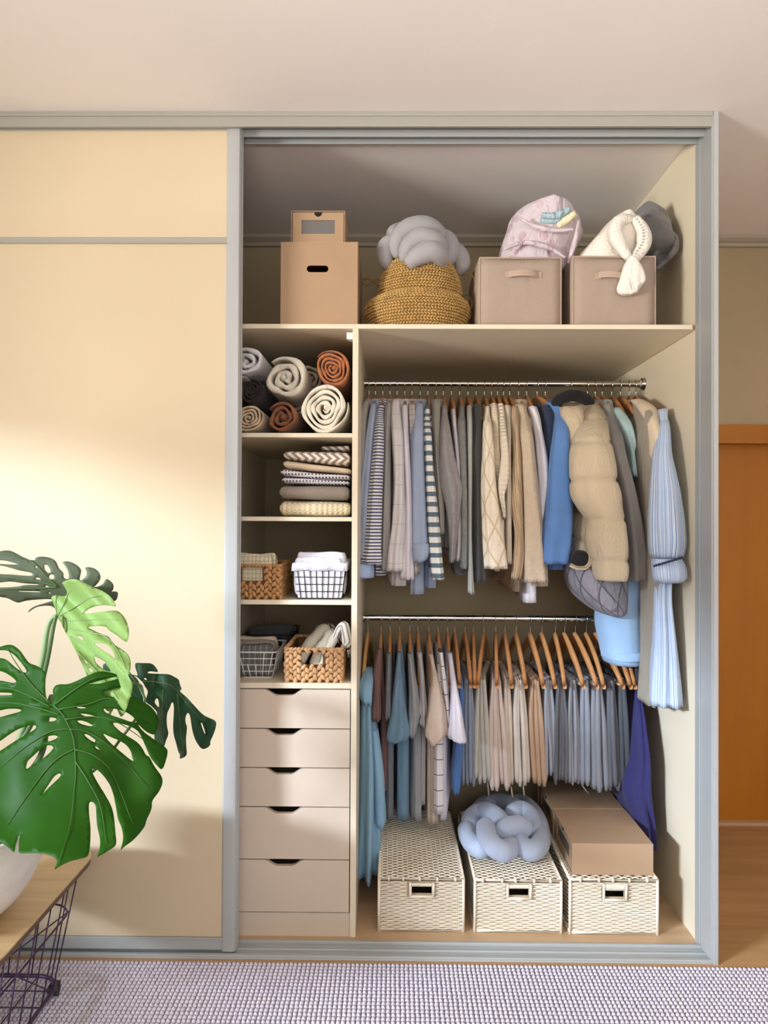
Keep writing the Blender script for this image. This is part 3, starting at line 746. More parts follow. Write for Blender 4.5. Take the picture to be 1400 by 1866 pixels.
folded('folded_sheet', 517, 637.5, 837, 853, 853, 864, .15, .3, 'p_cream', 'plain cream folded sheet under the chevron one', 'sheet', g, 1, 4)
folded('folded_sheet', 516, 636.5, 820, 822, 836, 849, .15, .3, 'p_chev', 'taupe and white chevron folded sheet on top of the stack', 'sheet', g, 1, 5)
folded('folded_sheet', 585, 636, 812, 811, 821, 822, .24, .2, 'p_chev', 'small chevron cloth lying at the back of the stack top', 'sheet', g, 1, 6)

# ------------------------------------------------------------------ small shelf baskets
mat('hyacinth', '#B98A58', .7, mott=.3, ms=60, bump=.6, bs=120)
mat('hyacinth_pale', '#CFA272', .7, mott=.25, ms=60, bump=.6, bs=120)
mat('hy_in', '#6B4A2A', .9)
def braid_basket(px, py, Y, depth, m, label, hole, zf, seed=1):
    A = at(px[0], py[1], Y); B = at(px[1], py[0], Y); x0, x1, z1 = A[0], B[0], B[2]; z0 = zf+.001; W = x1-x0; Hh = z1-z0
    t = thing('woven_basket', ((x0+x1)/2, Y+depth/2, z0), label, 'basket', 'baskets on the small shelves')
    ha, hb, hc, hd = xx(hole[0], hole[2], Y), xx(hole[1], hole[2], Y), zz(hole[3], Y), zz(hole[2], Y)
    b = MB(); hp = [(ha, hc), (ha, hd), (hb, hd), (hb, hc)]
    open_box(b, x0+.004, x1-.004, Y+.006, Y+depth-.006, z0, z1-.004, .004, hp, top=False)
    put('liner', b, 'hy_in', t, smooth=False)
    mb = MB(); rs = random.Random(seed)
    def side(p0, d, nrm, L, front):
        nb = max(4, round(L/.024)); w_ = L/nb; nrw = max(3, round(Hh/.019)); hh = Hh/nrw
        for i in range(nb):
            for k in range(nrw):
                for s in (-1, 1):
                    u = (i+.5+.23*s)*w_; v = (k+.5+(.25 if s > 0 else -.25))*hh
                    if v > Hh-.004 or v < .003: continue
                    if front and ha-.003 < x0+u < hb+.003 and hc-.003 < z0+v < hd+.001: continue
                    c = np.array(p0)+np.array(d)*u+np.array([0, 0, v])+np.array(nrm)*rs.uniform(-.002, .002)
                    a = s*(.5+rs.uniform(-.3, .3)); dd = np.array(d); zv = np.array([0, 0, 1.])
                    e1 = zv*math.cos(a)-dd*math.sin(a); e2 = dd*math.cos(a)+zv*math.sin(a)
                    mb.blob(c, (hh*.62, w_*.30, .0062), 8, 5, np.array([e1, e2, np.array(nrm)]).T)
    side((x0, Y, z0), (1, 0, 0), (0, -1, 0), W, True); side((x1, Y, z0), (0, 1, 0), (1, 0, 0), depth, False)
    side((x0, Y+depth, z0), (0, -1, 0), (-1, 0, 0), depth, False)
    put('braid', mb, m, t, kind='stuff', ang=180)
    rm = MB(); rl = [(x0, Y, z1), (x1, Y, z1), (x1, Y+depth, z1), (x0, Y+depth, z1)]
    for i in range(4):
        a, c = np.array(rl[i]), np.array(rl[(i+1) % 4]); n_ = max(2, int(np.linalg.norm(c-a)/.011))
        for k in range(n_):
            q = a+(c-a)*(k+.5)/n_; dr_ = (c-a)/np.linalg.norm(c-a); up = np.array([0, 0, 1.]); e1 = dr_*.85+up*.5; e1 /= np.linalg.norm(e1); e3 = np.cross(dr_, up); e2 = np.cross(e3, e1)
            rm.blob(q, (.0088, .0048, .0062), 8, 5, np.array([e1, e2, e3]).T)
    put('rim', rm, m, t, ang=180)
    return t, (x0, x1, Y, z0, z1)
def wire_basket(px, py, Y, depth, m, label, zf, taper=.012, grid=(6, 4), cut=None, r=.0014):
    A = at(px[0], py[1], Y); B = at(px[1], py[0], Y); x0, x1, z1 = A[0], B[0], B[2]; z0 = zf+.002
    t = thing('wire_basket', ((x0+x1)/2, Y+depth/2, z0), label, 'basket', 'baskets on the small shelves')
    def ring(f, rr=1, inset=0):
        k = taper*(1-f); z = z0+(z1-z0)*f; c = .012; xa, xb, ya, yb = x0+k, x1-k, Y+k, Y+depth-k
        P = []
        for cx, cy, a0 in ((xb-c, yb-c, 0), (xa+c, yb-c, 90), (xa+c, ya+c, 180), (xb-c, ya+c, 270)):
            for s in range(5): a = math.radians(a0+22.5*s); P.append((cx+c*math.cos(a), cy+c*math.sin(a), z))
        return P
    put('rim', MB().tube(ring(1), r*1.5, 8, closed=True), m, t, ang=180)
    for k in range(grid[1]): put('wire', MB().tube(ring(k/grid[1]), r, 6, closed=True), m, t, ang=180)
    for i in range(grid[0]+1):
        u = i/grid[0]
        for yy, yk in ((Y, 1), (Y+depth, -1)):
            xa = x0+.012+(x1-x0-.024)*u; xb = x0+taper+.012+(x1-x0-2*taper-.024)*u
            zt_ = z1 if (yk == -1 or cut is None or not (cut[0] <= i <= cut[1])) else z0+(z1-z0)*cut[2]
            put('wire', MB().tube([(xa, yy, zt_), (xb, yy+yk*taper, z0)], r, 6), m, t, ang=180)
    nd_ = int(depth/.03)
    for i in range(1, nd_):
        yy = Y+depth*i/nd_
        for xa, s in ((x0, 1), (x1, -1)): put('wire', MB().tube([(xa, yy, z1), (xa+s*taper, yy, z0)], r, 6), m, t, ang=180)
        put('wire', MB().tube([(x0+taper, yy, z0), (x1-taper, yy, z0)], r, 6), m, t, ang=180)
    return t, (x0, x1, Y, z0, z1)
z3, z4 = SH[2], SH[3]
braid_basket((424, 510), (1031, 1092), .135, .26, 'hyacinth', 'brown water-hyacinth basket with folded grid cloths on third small shelf', (441, 478, 1031, 1060), z3, 1)
mat('grid_cloth', '#CFC6A8', .9, pat=('grid', 75, .10), col2='#8D8870', bump=.2, bs=250, wrink=1.5, ws=14)
for i, (a, b_, c, yo) in enumerate(((433, 497, 1009, .150), (436, 502, 1007, .178), (438, 505, 1010, .206))):
    folded('folded_cloth', a, b_, c, c+1, 1088, 1088, yo, .024, 'grid_cloth', ['front', 'middle', 'rear'][i]+' of three cream grid-checked cloths upright in the brown basket', 'cloth', 'grid-checked cloths in the brown basket', 1, 20+i)
mat('wire_black', '#1C1A20', .4, metal=.3); mat('wire_white', '#D9D8D4', .4)
cloth('liner_white', '#E6E4EE', wrink=3, ws=18)
wt, (bx0, bx1, bY, bz0, bz1) = wire_basket((535, 629), (1039, 1091.5), .135, .27, 'wire_black', 'black wire basket with white cloth liner on third small shelf', z3, .010, (7, 4))
mb = MB()
for f0, f1, o in ((0, 1, .004),):
    k0 = .010
    P0 = [(bx0+k0+.003, bY+k0+.003), (bx1-k0-.003, bY+k0+.003), (bx1-k0-.003, bY+.255), (bx0+k0+.003, bY+.255)]
    P1 = [(bx0+.003, bY+.003), (bx1-.003, bY+.003), (bx1-.003, bY+.262), (bx0+.003, bY+.262)]
    P2 = [(bx0-.004, bY-.004), (bx1+.004, bY-.004), (bx1+.004, bY+.268), (bx0-.004, bY+.268)]
    rs = np.random.RandomState(4); N_ = 16; rings = []
    for P, z in ((P0, bz0+.003), (P1, bz1-.004), ([((a[0]+b_[0])/2, (a[1]+b_[1])/2) for a, b_ in zip(P1, P2)], bz1+.022), (P2, bz1+.020), ([(p[0]-.002*(1 if p[0] < .5*(bx0+bx1) else -1), p[1]) for p in P2], bz1-.002)):
        q = []
        for i in range(4):
            a, c = np.array(P[i]), np.array(P[(i+1) % 4])
            for k in range(N_): u = k/N_; q.append((*(a+(c-a)*u), z))
        rings.append(np.array(q))
    for r_i in (1, 2, 3, 4):
        n_ = len(rings[r_i]); rings[r_i][:, 1] += .0015*np.sin(np.arange(n_)*1.3+r_i); rings[r_i][:, 2] += .0015*np.sin(np.arange(n_)*.9+r_i) if r_i == 4 else 0
    n_ = 4*N_; vs = np.concatenate(rings); fs = [(r_*n_+j, r_*n_+(j+1) % n_, (r_+1)*n_+(j+1) % n_, (r_+1)*n_+j) for r_ in range(4) for j in range(n_)]
    fs.append(tuple(range(n_-1, -1, -1)))
    mb.add(vs, fs)
put('liner', mb, 'liner_white', wt, solid=.0015, ang=60)
for i, (a, b_, c, yo) in enumerate(((536, 622, 1015, .147), (542, 628, 1005, .18), (543, 633, 1006, .215))):
    folded('folded_cloth', a, b_, c, c+1, 1086, 1086, yo, .03, 'liner_white', ['front', 'middle', 'rear'][i]+' white napkin of those packed in the black wire basket', 'cloth', 'white napkins in the black wire basket', 1, 30+i)
# fourth shelf
wire_basket((428, 504), (1189, 1237), .17, .24, 'wire_white', 'white wire basket holding dark grey linens on the fourth small shelf', z4, .018, (4, 4), (1, 2, .55), r=.0017)
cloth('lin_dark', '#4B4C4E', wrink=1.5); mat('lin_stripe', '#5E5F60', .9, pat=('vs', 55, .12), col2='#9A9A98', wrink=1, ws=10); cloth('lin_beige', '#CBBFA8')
folded('folded_cloth', 436, 497, 1176, 1176, 1232, 1232, .187, .05, 'lin_stripe', 'charcoal cloth with faint stripes at the front of white basket', 'cloth', 'linens in the white wire basket', 1, 41)
folded('folded_cloth', 434, 501, 1166, 1168, 1225, 1225, .245, .035, 'p_taupe', 'taupe cloth behind the charcoal one in the white basket', 'cloth', 'linens in the white wire basket', 1, 42)
folded('folded_cloth', 432, 506, 1160, 1161, 1222, 1222, .285, .03, 'lin_beige', 'cream cloth furthest back in the white wire basket', 'cloth', 'linens in the white wire basket', 1, 43)
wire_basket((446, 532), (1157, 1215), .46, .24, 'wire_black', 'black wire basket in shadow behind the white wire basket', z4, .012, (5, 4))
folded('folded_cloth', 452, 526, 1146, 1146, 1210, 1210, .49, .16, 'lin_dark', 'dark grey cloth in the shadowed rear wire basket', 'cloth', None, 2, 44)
bt, (x0, x1, Y_, z0, z1) = braid_basket((520, 623), (1183, 1243.5), .13, .27, 'hyacinth_pale', 'light brown braided basket with cream scarves on fourth small shelf', (549, 588, 1190, 1213), z4, 3)
cloth('scarf_cream', '#DDD6C4', wrink=3, ws=20); mat('scarf_stripe', '#E6E1D8', .9, pat=('vs', 60, .35), col2='#A2948A', bump=.4, bs=200, wrink=2, ws=16)
def scarf(P, r, m, label, Y0, Y1):
    Pp = cr(P, 24); Q = [at(p[0], p[1], y) for p, y in zip(Pp, np.linspace(Y0, Y1, 24))]
    c = np.mean(Q, axis=0); t = thing('rolled_scarf', c, label, 'scarf', 'scarves in the light braided basket')
    f = np.linspace(0, 1, 24); R_ = r*np.clip(np.sqrt(np.clip(f*6, 0, 1)), .3, 1)*np.clip(np.sqrt(np.clip((1-f)*9, 0, 1)), .45, 1)*(1+.08*np.sin(f*17))
    put('roll', MB().tube(Q, R_, 18, sq=.8), m, t, ang=180)
    mb = MB(); rs = random.Random(int(P[0][0])); e = np.array(Q[-1])
    for i in range(14):
        a = rs.uniform(0, 6.28); s = e+np.array([math.cos(a), -.3, math.sin(a)*.8])*r*.6; d = np.array([math.cos(a)*.6+.2, -.5, math.sin(a)*.4-.3]); d /= np.linalg.norm(d)
        L_ = rs.uniform(.012, .026); mb.tube([s, s+d*L_*.5, s+d*L_+np.array([0, 0, -.006])], [.0016, .0014, .0008], 5)
    put('fringe', mb, m, t, ang=180)
scarf([(540, 1215), (558, 1185), (580, 1158), (598, 1142)], .022, 'scarf_cream', 'cream fringed scarf roll leaning across the braided basket', .20, .30)
scarf([(570, 1222), (580, 1190), (596, 1165), (604, 1150)], .017, 'scarf_cream', 'second cream scarf roll, beside the first in the basket', .165, .25)
scarf([(584, 1222), (592, 1205), (602, 1178), (612, 1155)], .015, 'scarf_cream', 'slim cream scarf roll standing right of the basket centre', .15, .22)
scarf([(598, 1200), (606, 1172), (618, 1148), (628, 1140), (632, 1165), (634, 1180)], .015, 'scarf_stripe', 'striped beige scarf roll drooping over the basket right edge', .23, .16)
scarf([(545, 1195), (560, 1172), (575, 1155), (588, 1140)], .014, 'scarf_cream', 'fringed cream scarf lying furthest back in the braided basket', .30, .36)
# ------------------------------------------------------------------ hangers
mat('hanger_wood', '#C58F5C', .42, pat=('wood', (40, 6, 30)), col2='#B27A4A')
mat('hanger_wood_pale', '#D2A468', .42, pat=('wood', (40, 6, 30)), col2='#BE8E55')
mat('hanger_white', '#E8E6E0', .4)
def hanger_proto(half, drop, neck, bar, m='hanger_wood'):
    """origin on the rail axis; arms along local y"""
    t = thing('hanger', (0, 0, 0), None, 'hanger')
    hk = [(0, 0, -neck-.012), (0, 0, -.030), (0, -.006, -.021), (0, -.0135, -.012), (0, -.0155, 0), (0, -.011, .0105), (0, 0, .0145), (0, .011, .0105), (0, .0145, 0), (0, .0125, -.009)]
    put('hook', MB().tube(cr(hk, 40), .0014, 8), 'chrome', t, ang=180)
    n = 26; mb = MB(); P = []
    for i in range(n):
        u = -1+2*i/(n-1); a = abs(u); z = -neck-drop*(a**1.25)*(1-.10*math.sin(math.pi*a)) ; P.append((u*half, z, .017*(1-a)**.8+.0085, .0065+.0005*a))
    vs = []; k = 10
    for y, z, hz, hx in P:
        for j in range(k):
            t_ = 2*math.pi*j/k; c, s = math.cos(t_), math.sin(t_)
            vs.append((hx*np.sign(c)*abs(c)**.6, y, z-hz+hz*np.sign(s)*abs(s)**.6))
    fs = [(i*k+j, (i+1)*k+j, (i+1)*k+(j+1) % k, i*k+(j+1) % k) for i in range(n-1) for j in range(k)]
    fs += [tuple(range(k-1, -1, -1)), tuple((n-1)*k+j for j in range(k))]
    mb.add(vs, [tuple(reversed(f)) for f in fs]); put('shoulder_arms', mb, m, t, ang=180)
    if bar:
        zb = -neck-drop-.006; put('trouser_bar', MB().tube([(0, -half+.012, zb), (0, half-.012, zb)], .0045, 8), m, t, ang=180)
    return t
PROTO = {}
def hang(rail, hook_px, tip_px, label, m='hanger_wood', bar=False, group=None, half=.215, tilt=0):
    if rail == 1: half = .165 if tip_px is None else .20
    """hanger on rail 1/2 whose hook is at photo column hook_px and whose front tip points to column tip_px"""
    zr, py, neck, drop = (ZR1, 699, .042, .098) if rail == 1 else (ZR2, 1126, .048, .150)
    key = (rail, m, bar, half)
    x = xx(hook_px, py, YR)
    ang = 0
    if tip_px is not None:
        for _ in range(3):
            yt = YR-half*math.cos(ang); xt = xx(tip_px, 757 if rail == 1 else 1248, yt); ang = math.asin(max(-.9, min(.9, (xt-x)/half)))
    if key in PROTO: o = clone(PROTO[key], (x, YR, zr), ang)
    else:
        o = PROTO[key] = hanger_proto(half, drop, neck, bar, m); o.location = (x, YR, zr); o.rotation_euler[2] = ang
    WL[o.name] = np.array((x, YR, zr)); return tag(o, label, 'hanger', group), x, ang

UP = 'clothes hanging on the upper rail'; LO = 'clothes hanging on the lower rail'
def fab(key, col, **k):
    a = dict(rough=.93, bump=.22, bs=420, wrink=2.8, ws=9, mott=.05, ms=14, bdist=.006, sheen=.1); a.update(k); return mat(key, col, **a)

def collar(mb, x, w, zt, m=None, r=.055, h=.045):
    """folded shirt collar around the hanger neck"""
    n = 28; vs = []; 
    for k, (rr, dz) in enumerate(((.72, -.012), (.78, .006), (.92, .012), (1.08, .002), (1.25, -h*.6), (1.30, -h))):
        for j in range(n):
            a = 2*math.pi*j/n; fr_ = .5-.5*math.sin(a)
            dzz = dz if dz > -h*.5 else dz*(1+.35*fr_)
            vs.append((x+w*rr*math.cos(a), YR-.02+r*rr*math.sin(a), zt+dzz-.012*fr_))
    fs = [(k*n+j, k*n+(j+1) % n, (k+1)*n+(j+1) % n, (k+1)*n+j) for k in range(5) for j in range(n)]
    mb.add(vs, fs)
def garment(name, label, cat, rail, hook, m, Z, sleeve=None, hem=None, col=False, Y=.37, ay=.036, tip=None, hm='hanger_wood', seed=None, sm=None, bodyY=None, halfb=.20, rip=.12, bar=False, back=True, cuff=None, hlab=None, body=True, neck=None, cm=None, quilt=None, Ytop=.45, jit=.0, hg=True, k=5, thick=.8):
    seed = seed if seed is not None else int(hook*7) % 997
    if hg:
        h, x, ang = hang(rail, hook, tip, (hlab or 'wooden hanger carrying the ')+label.split(' on ')[0].split(' hanging')[0].split(',')[0], hm, bar, 'wooden hangers on the %s rail' % ('upper' if rail == 1 else 'lower'))
    else: x = xx(hook, 699 if rail == 1 else 1126, YR)
    zr = ZR1 if rail == 1 else ZR2; zn = zr-(.084 if rail == 1 else .085) if neck is None else neck
    drop = .085 if rail == 1 else .12
    g_ = thing(name, (x, YR, zn), label, cat, UP if rail == 1 else LO)
    if sleeve is not None:
        S = rows3(Z, sleeve, Y, ay, Ytop)
        put('sleeve', loft(MB(), S, n=36 if quilt else 26, rip=rip, seed=seed, quilt=quilt, jit=jit, k=k, step=.007 if quilt else .016), sm or m, g_, ang=180)
        if cuff:
            cmb = MB(); loft(cmb, rows3(Z, cuff, Y-.008, ay+.012), rip=.05, seed=seed+3, step=.01); put('cuff', cmb, cm or m, g_, ang=180)
    if body and hem:
        v, xl, xr = hem; yf = bodyY if bodyY else Y+ay+.03
        pl, pr = Z(xl, v), Z(xr, v); A = at(pl[0], pl[1], yf); B = at(pr[0], pr[1], yf)
        if B[0] > XMAX: yf = (XMAX*(yf+DCAM)/B[0])-DCAM; A = at(pl[0], pl[1], yf); B = at(pr[0], pr[1], yf)
        zh = (A[2]+B[2])/2; xf = (A[0]+B[0])/2; th = max(.010, (B[0]-A[0])/2*thick)
        yb = YR+halfb; S = []
        for f in (0, .02, .05, .09, .14, .22, .34, .5, .68, .85, 1):
            z = zn+(zh-zn)*f; dz = zn-z
            e = min(1, dz/drop); hw = .03+(1-.03/halfb)*halfb*(e**.62)
            yfr = YR-.02-(YR-.02-yf)*min(1, hw/halfb); ybk = YR+hw*.98
            yc = (yfr+ybk)/2; ayy = (ybk-yfr)/2; g2 = min(1, dz/.25); t_ = th*(.45+.55*g2)
            xfr = x+(xf-x)*g2; sh = (x-xfr)/max(.05, (YR-yfr))*g2
            S.append((xfr+sh*(yc-yfr), yc, z, t_, ayy, sh))
        put('torso', loft(MB(), S, n=40, rip=rip*.8, k=5, seed=seed+1, pw='s', step=.025), m, g_, ang=180)
        if back and sleeve is not None:
            xs = S[3][0]+S[3][5]*S[3][4]; zs0, zs1 = zn-.06, max(zh+.04, zn-.6) if len(sleeve) > 4 else zn-.25
            T = [(x, YR+halfb*.55, zn-.03, th*.7, .03, 0), (xs, YR+halfb*.98, zs0-.05, th*.9, .035, 0), (xs, YR+halfb+.02, (zs0+zs1)/2, th*.95, .035, 0), (xs, YR+halfb+.02, zs1, th*.95, .032, 0)]
            put('sleeve', loft(MB(), T, rip=rip, seed=seed+2), sm or m, g_, ang=180)
    if col:
        cb = MB(); collar(cb, x, .020 if not isinstance(col, float) else col, zn+.014); put('collar', cb, cm or m, g_, solid=.002, ang=80)
    return g_

# ------------------------------------------------------------------ upper rail clothes (v, x-left, x-right in zoomed photo units)
fab('f_greige', '#A7A09A'); fab('f_blue_stripe', '#C9CEDA', pat=('mixstripe', 55), col2='#7F9AC8')
fab('f_pin', '#ECEBEE', pat=('hs', 88, .45), col2='#4A5374', wrink=1.2); fab('f_grey1', '#A5A19C'); fab('f_white_grid', '#DEDADB', pat=('grid', 15, .03), col2='#B9B7BC', wrink=2.5)
fab('f_white', '#E2DFE6', wrink=2.4); fab('f_plaid', '#C9C1B8', pat=('grid', 42, .14), col2='#9B98A6'); fab('f_ltblue', '#A3B2CC', wrink=2.6); fab('f_teal_stripe', '#E8E7E0', pat=('hs', 29, .45), col2='#5F7380', wrink=1)
fab('f_greyshirt', '#97938A'); fab('f_heather', '#938F8E', bump=.5, bs=160, mott=.1, ms=60); fab('f_pale', '#CFC9CC'); fab('f_marl', '#7B7A76', bump=.6, bs=120, mott=.22, ms=55)
fab('f_sage', '#A9AAA3'); fab('f_charcoal', '#3E3E3E', mott=.08); fab('f_argyle', '#CFBC9A', pat=('argyle', 14), col2='#E9DCC6', pb=7, bump=.5, bs=160, bdist=.008)
fab('f_rib_cream', '#DDCFB8', pat=('ribv', 90), pb=6, bdist=.006); fab('f_rib_chunk', '#E4D8C2', pat=('ribv', 62), pb=9, bdist=.008); fab('f_rib_cream2', '#E2D7C4', pat=('ribu', 110), pb=5)
fab('f_rib_tan', '#C9AE8C', pat=('cable', 70, 9, .02), pb=8, bdist=.008); fab('f_beige', '#C4B29B', bump=.6, bs=150, mott=.08, ms=70); fab('f_navy', '#27344E'); fab('f_denim', '#5B84BE', wrink=2, mott=.08)
fab('f_cord', '#D8C6A8', pat=('ribu', 230), pb=3, bump=.4, wrink=4, ws=16, bdist=.006); fab('f_black', '#17161A', bump=1.2, bs=120); fab('f_quilt', '#5C5B63', pat=('argyle', 13), col2='#8D8B94', pb=10, wrink=4, ws=20, rough=.6, bdist=.006)
fab('f_hoodie', '#8C8984', wrink=2.4); fab('f_aqua', '#A9C3C3', wrink=2.4); fab('f_sky', '#9CBDE0', wrink=1); fab('f_ink', '#23242E'); fab('f_taupe', '#9E9587'); fab('f_taupe_lit', '#DCCBB2')  # last one: taupe dress cloth lightened, light on the sleeve put into its colour
fab('f_dress', '#D7E0EC', pat=('mixstripe', 62), col2='#7C9FD0', wrink=2.6); fab('f_pink', '#CDBBB2'); fab('f_bluecuff', '#A6BDE2')

garment('shirt', 'greige collared shirt on the far left of the upper rail', 'shirt', 1, 673, 'f_greige', Z6, [(300, 140, 185), (400, 108, 172), (700, 92, 160), (1000, 80, 140), (1300, 78, 130), (1460, 80, 130)], (1480, 95, 140), .018, Y=.40)
garment('shirt', 'blue vertical-striped shirt with rolled wide cuff, second on upper rail', 'shirt', 1, 684.5, 'f_blue_stripe', Z6, [(320, 188, 236), (500, 160, 225), (800, 125, 215), (1100, 92, 205), (1400, 68, 205), (1530, 62, 210)], (1600, 120, 215), .020, Y=.385, cuff=[(1525, 62, 212), (1560, 58, 214), (1600, 55, 213), (1628, 58, 212)], cm='f_bluecuff')
garment('shirt', 'white shirt with fine navy horizontal stripes, third on upper rail', 'shirt', 1, 698, 'f_pin', Z6, [(325, 245, 298), (380, 230, 292), (500, 222, 290), (700, 206, 287), (1000, 176, 276), (1300, 155, 272), (1440, 140, 274), (1500, 120, 280), (1525, 150, 282)], (1612, 215, 312), .022, Y=.355)
garment('shirt', 'thin grey collared shirt right of the navy pinstriped one', 'shirt', 1, 711, 'f_grey1', Z6, [(310, 300, 355), (500, 288, 345), (900, 278, 345), (1300, 268, 345), (1580, 270, 330)], (1560, 275, 340), .022, Y=.39)
garment('shirt', 'white shirt with faint window-pane grid on the upper rail', 'shirt', 1, 724, 'f_white_grid', Z6, [(290, 352, 418), (380, 338, 418), (600, 352, 440), (900, 365, 447), (1150, 352, 452), (1250, 345, 450), (1400, 326, 436), (1450, 322, 436), (1580, 314, 436)], (1692, 340, 480), .024, Y=.35, jit=.03)
garment('shirt', 'plain white collared shirt beside the window-pane shirt', 'shirt', 1, 738, 'f_white', Z6, [(330, 420, 472), (450, 424, 474), (700, 436, 486), (1000, 446, 500), (1300, 440, 506), (1500, 422, 512), (1642, 410, 516)], (1600, 430, 500), .022, Y=.365)
garment('shirt', 'beige plaid shirt between the white and light blue shirts', 'shirt', 1, 751, 'f_plaid', Z6, [(320, 470, 530), (500, 478, 540), (900, 485, 545), (1300, 490, 550), (1600, 492, 560)], (1690, 488, 598), .022, Y=.40)
garment('shirt', 'light blue collared shirt with folded-up cuff on upper rail', 'shirt', 1, 766, 'f_ltblue', Z6, [(320, 524, 592), (420, 512, 592), (560, 498, 596), (800, 492, 602), (1100, 492, 616), (1400, 498, 634), (1440, 502, 636)], (1756, 480, 598), .026, Y=.36, cuff=[(1370, 502, 640), (1420, 498, 642), (1470, 505, 632), (1510, 518, 590)])
garment('shirt', 'long blue chambray shirt mostly hidden behind the teal-striped top', 'shirt', 1, 773, 'f_ltblue', Z6, None, (1708, 600, 706), Y=.42, hg=False)
garment('striped_top', 'white top with wide teal-grey horizontal stripes on upper rail', 'shirt', 1, 780, 'f_teal_stripe', Z6, [(335, 600, 640), (420, 588, 640), (500, 586, 646), (600, 594, 656), (800, 603, 666), (1000, 608, 686), (1300, 622, 716), (1500, 636, 732), (1642, 650, 747)], (1560, 650, 720), False, Y=.345, jit=.01)
garment('shirt', 'dull grey collared shirt right of the teal-striped top', 'shirt', 1, 795, 'f_greyshirt', Z6, [(290, 642, 716), (380, 650, 718), (500, 654, 712), (700, 662, 712), (1000, 680, 740), (1300, 700, 750)], (1400, 690, 760), .030, Y=.39)
garment('sweater', 'mid-grey heather sweater with wide angled sleeve on upper rail', 'sweater', 1, 808, 'f_heather', Z6, [(335, 724, 766), (420, 714, 776), (500, 708, 792), (700, 702, 824), (850, 708, 860), (960, 722, 890), (1050, 748, 876), (1200, 772, 862), (1400, 784, 835), (1515, 780, 820)], (1400, 740, 800), False, Y=.37)
garment('shirt', 'pale grey-white top peeking out behind the heather sweater', 'shirt', 1, 823, 'f_pale', Z6, [(360, 796, 828), (500, 806, 842), (900, 838, 880), (1200, 836, 880), (1400, 824, 880), (1500, 810, 880)], (1480, 820, 880), False, Y=.395)
garment('sweater', 'dark grey marled sweater left of the charcoal one', 'sweater', 1, 838, 'f_marl', Z6, [(335, 860, 898), (420, 850, 902), (500, 846, 912), (900, 864, 926), (1300, 870, 936), (1560, 860, 936)], (1612, 820, 932), False, Y=.38)
garment('shirt', 'narrow sage-grey garment beside the charcoal sweater', 'shirt', 1, 853, 'f_sage', Z6, [(332, 916, 952), (500, 920, 958), (900, 928, 956), (1300, 928, 952), (1600, 928, 962), (1752, 928, 972)], (1600, 935, 965), False, Y=.36)
garment('sweater', 'charcoal black long sweater on the upper rail', 'sweater', 1, 868, 'f_charcoal', Z6, [(322, 966, 1020), (450, 952, 1026), (700, 948, 1030), (1000, 950, 1038), (1400, 956, 1052), (1662, 960, 1064)], (1640, 970, 1060), False, Y=.37)
garment('sweater', 'cream sweater with raised diamond pattern on the upper rail', 'sweater', 1, 883, 'f_argyle', Z7, [(340, 178, 216), (430, 170, 224), (500, 168, 238), (800, 158, 262), (1000, 154, 278), (1300, 168, 322), (1562, 188, 348)], (1540, 200, 345), False, Y=.345)
garment('cardigan', 'cream knit top with faint ribs behind the diamond sweater', 'sweater', 1, 896, 'f_rib_cream', Z7, [(318, 220, 268), (450, 230, 292), (700, 242, 304), (900, 262, 320), (1200, 270, 330), (1540, 260, 330)], (1580, 252, 300), False, Y=.385)
garment('sweater', 'chunky cream ribbed knit with short wide sleeve on upper rail', 'sweater', 1, 907, 'f_rib_chunk', Z7, [(320, 268, 322), (420, 284, 336), (560, 298, 352), (700, 302, 366), (800, 290, 370), (880, 276, 368), (945, 274, 350), (1010, 280, 330), (1100, 300, 335), (1190, 318, 334)], (1500, 300, 345), False, Y=.35)
garment('sweater', 'ivory fine-ribbed sweater left of the tan ribbed one', 'sweater', 1, 918, 'f_rib_cream2', Z7, [(332, 314, 374), (420, 330, 376), (600, 342, 378), (1000, 338, 380), (1300, 340, 382), (1525, 340, 384)], (1500, 345, 380), False, Y=.375)
garment('sweater', 'tan sweater with slanting ribs on the upper rail', 'sweater', 1, 929, 'f_rib_tan', Z7, [(338, 372, 432), (500, 382, 444), (700, 394, 456), (900, 386, 464), (1100, 382, 468), (1300, 408, 474), (1500, 396, 474), (1642, 384, 450)], (1735, 398, 470), False, Y=.36)
garment('sweater', 'beige brushed sweater with mock collar, on the upper rail', 'sweater', 1, 945, 'f_beige', Z7, [(325, 405, 492), (430, 436, 512), (560, 450, 545), (700, 458, 562), (1000, 470, 592), (1300, 474, 622), (1500, 470, 640), (1665, 470, 660)], (1695, 560, 684), .030, Y=.35)
garment('shirt', 'crisp white shirt behind the denim shirt on upper rail', 'shirt', 1, 960, 'f_white', Z7, [(340, 500, 572), (420, 530, 600), (520, 550, 616), (770, 572, 662), (1000, 586, 660), (1300, 590, 650), (1500, 590, 650)], (1820, 466, 590), False, Y=.385)
garment('shirt', 'dark navy shirt whose bare hanger arm pokes out, upper rail', 'shirt', 1, 979, 'f_navy', Z7, [(330, 605, 668), (400, 616, 705), (600, 640, 712), (800, 645, 720), (1100, 650, 740), (1400, 650, 760)], (1400, 650, 760), False, Y=.40, tip=1016)
garment('shirt', 'bright denim blue shirt beside the cream puffer jacket', 'shirt', 1, 994, 'f_denim', Z7, [(310, 640, 735), (400, 705, 792), (520, 705, 822), (700, 682, 834), (900, 668, 842), (1100, 650, 848), (1300, 625, 846), (1480, 600, 825), (1525, 600, 808)], (1570, 660, 805), .030, Y=.335)

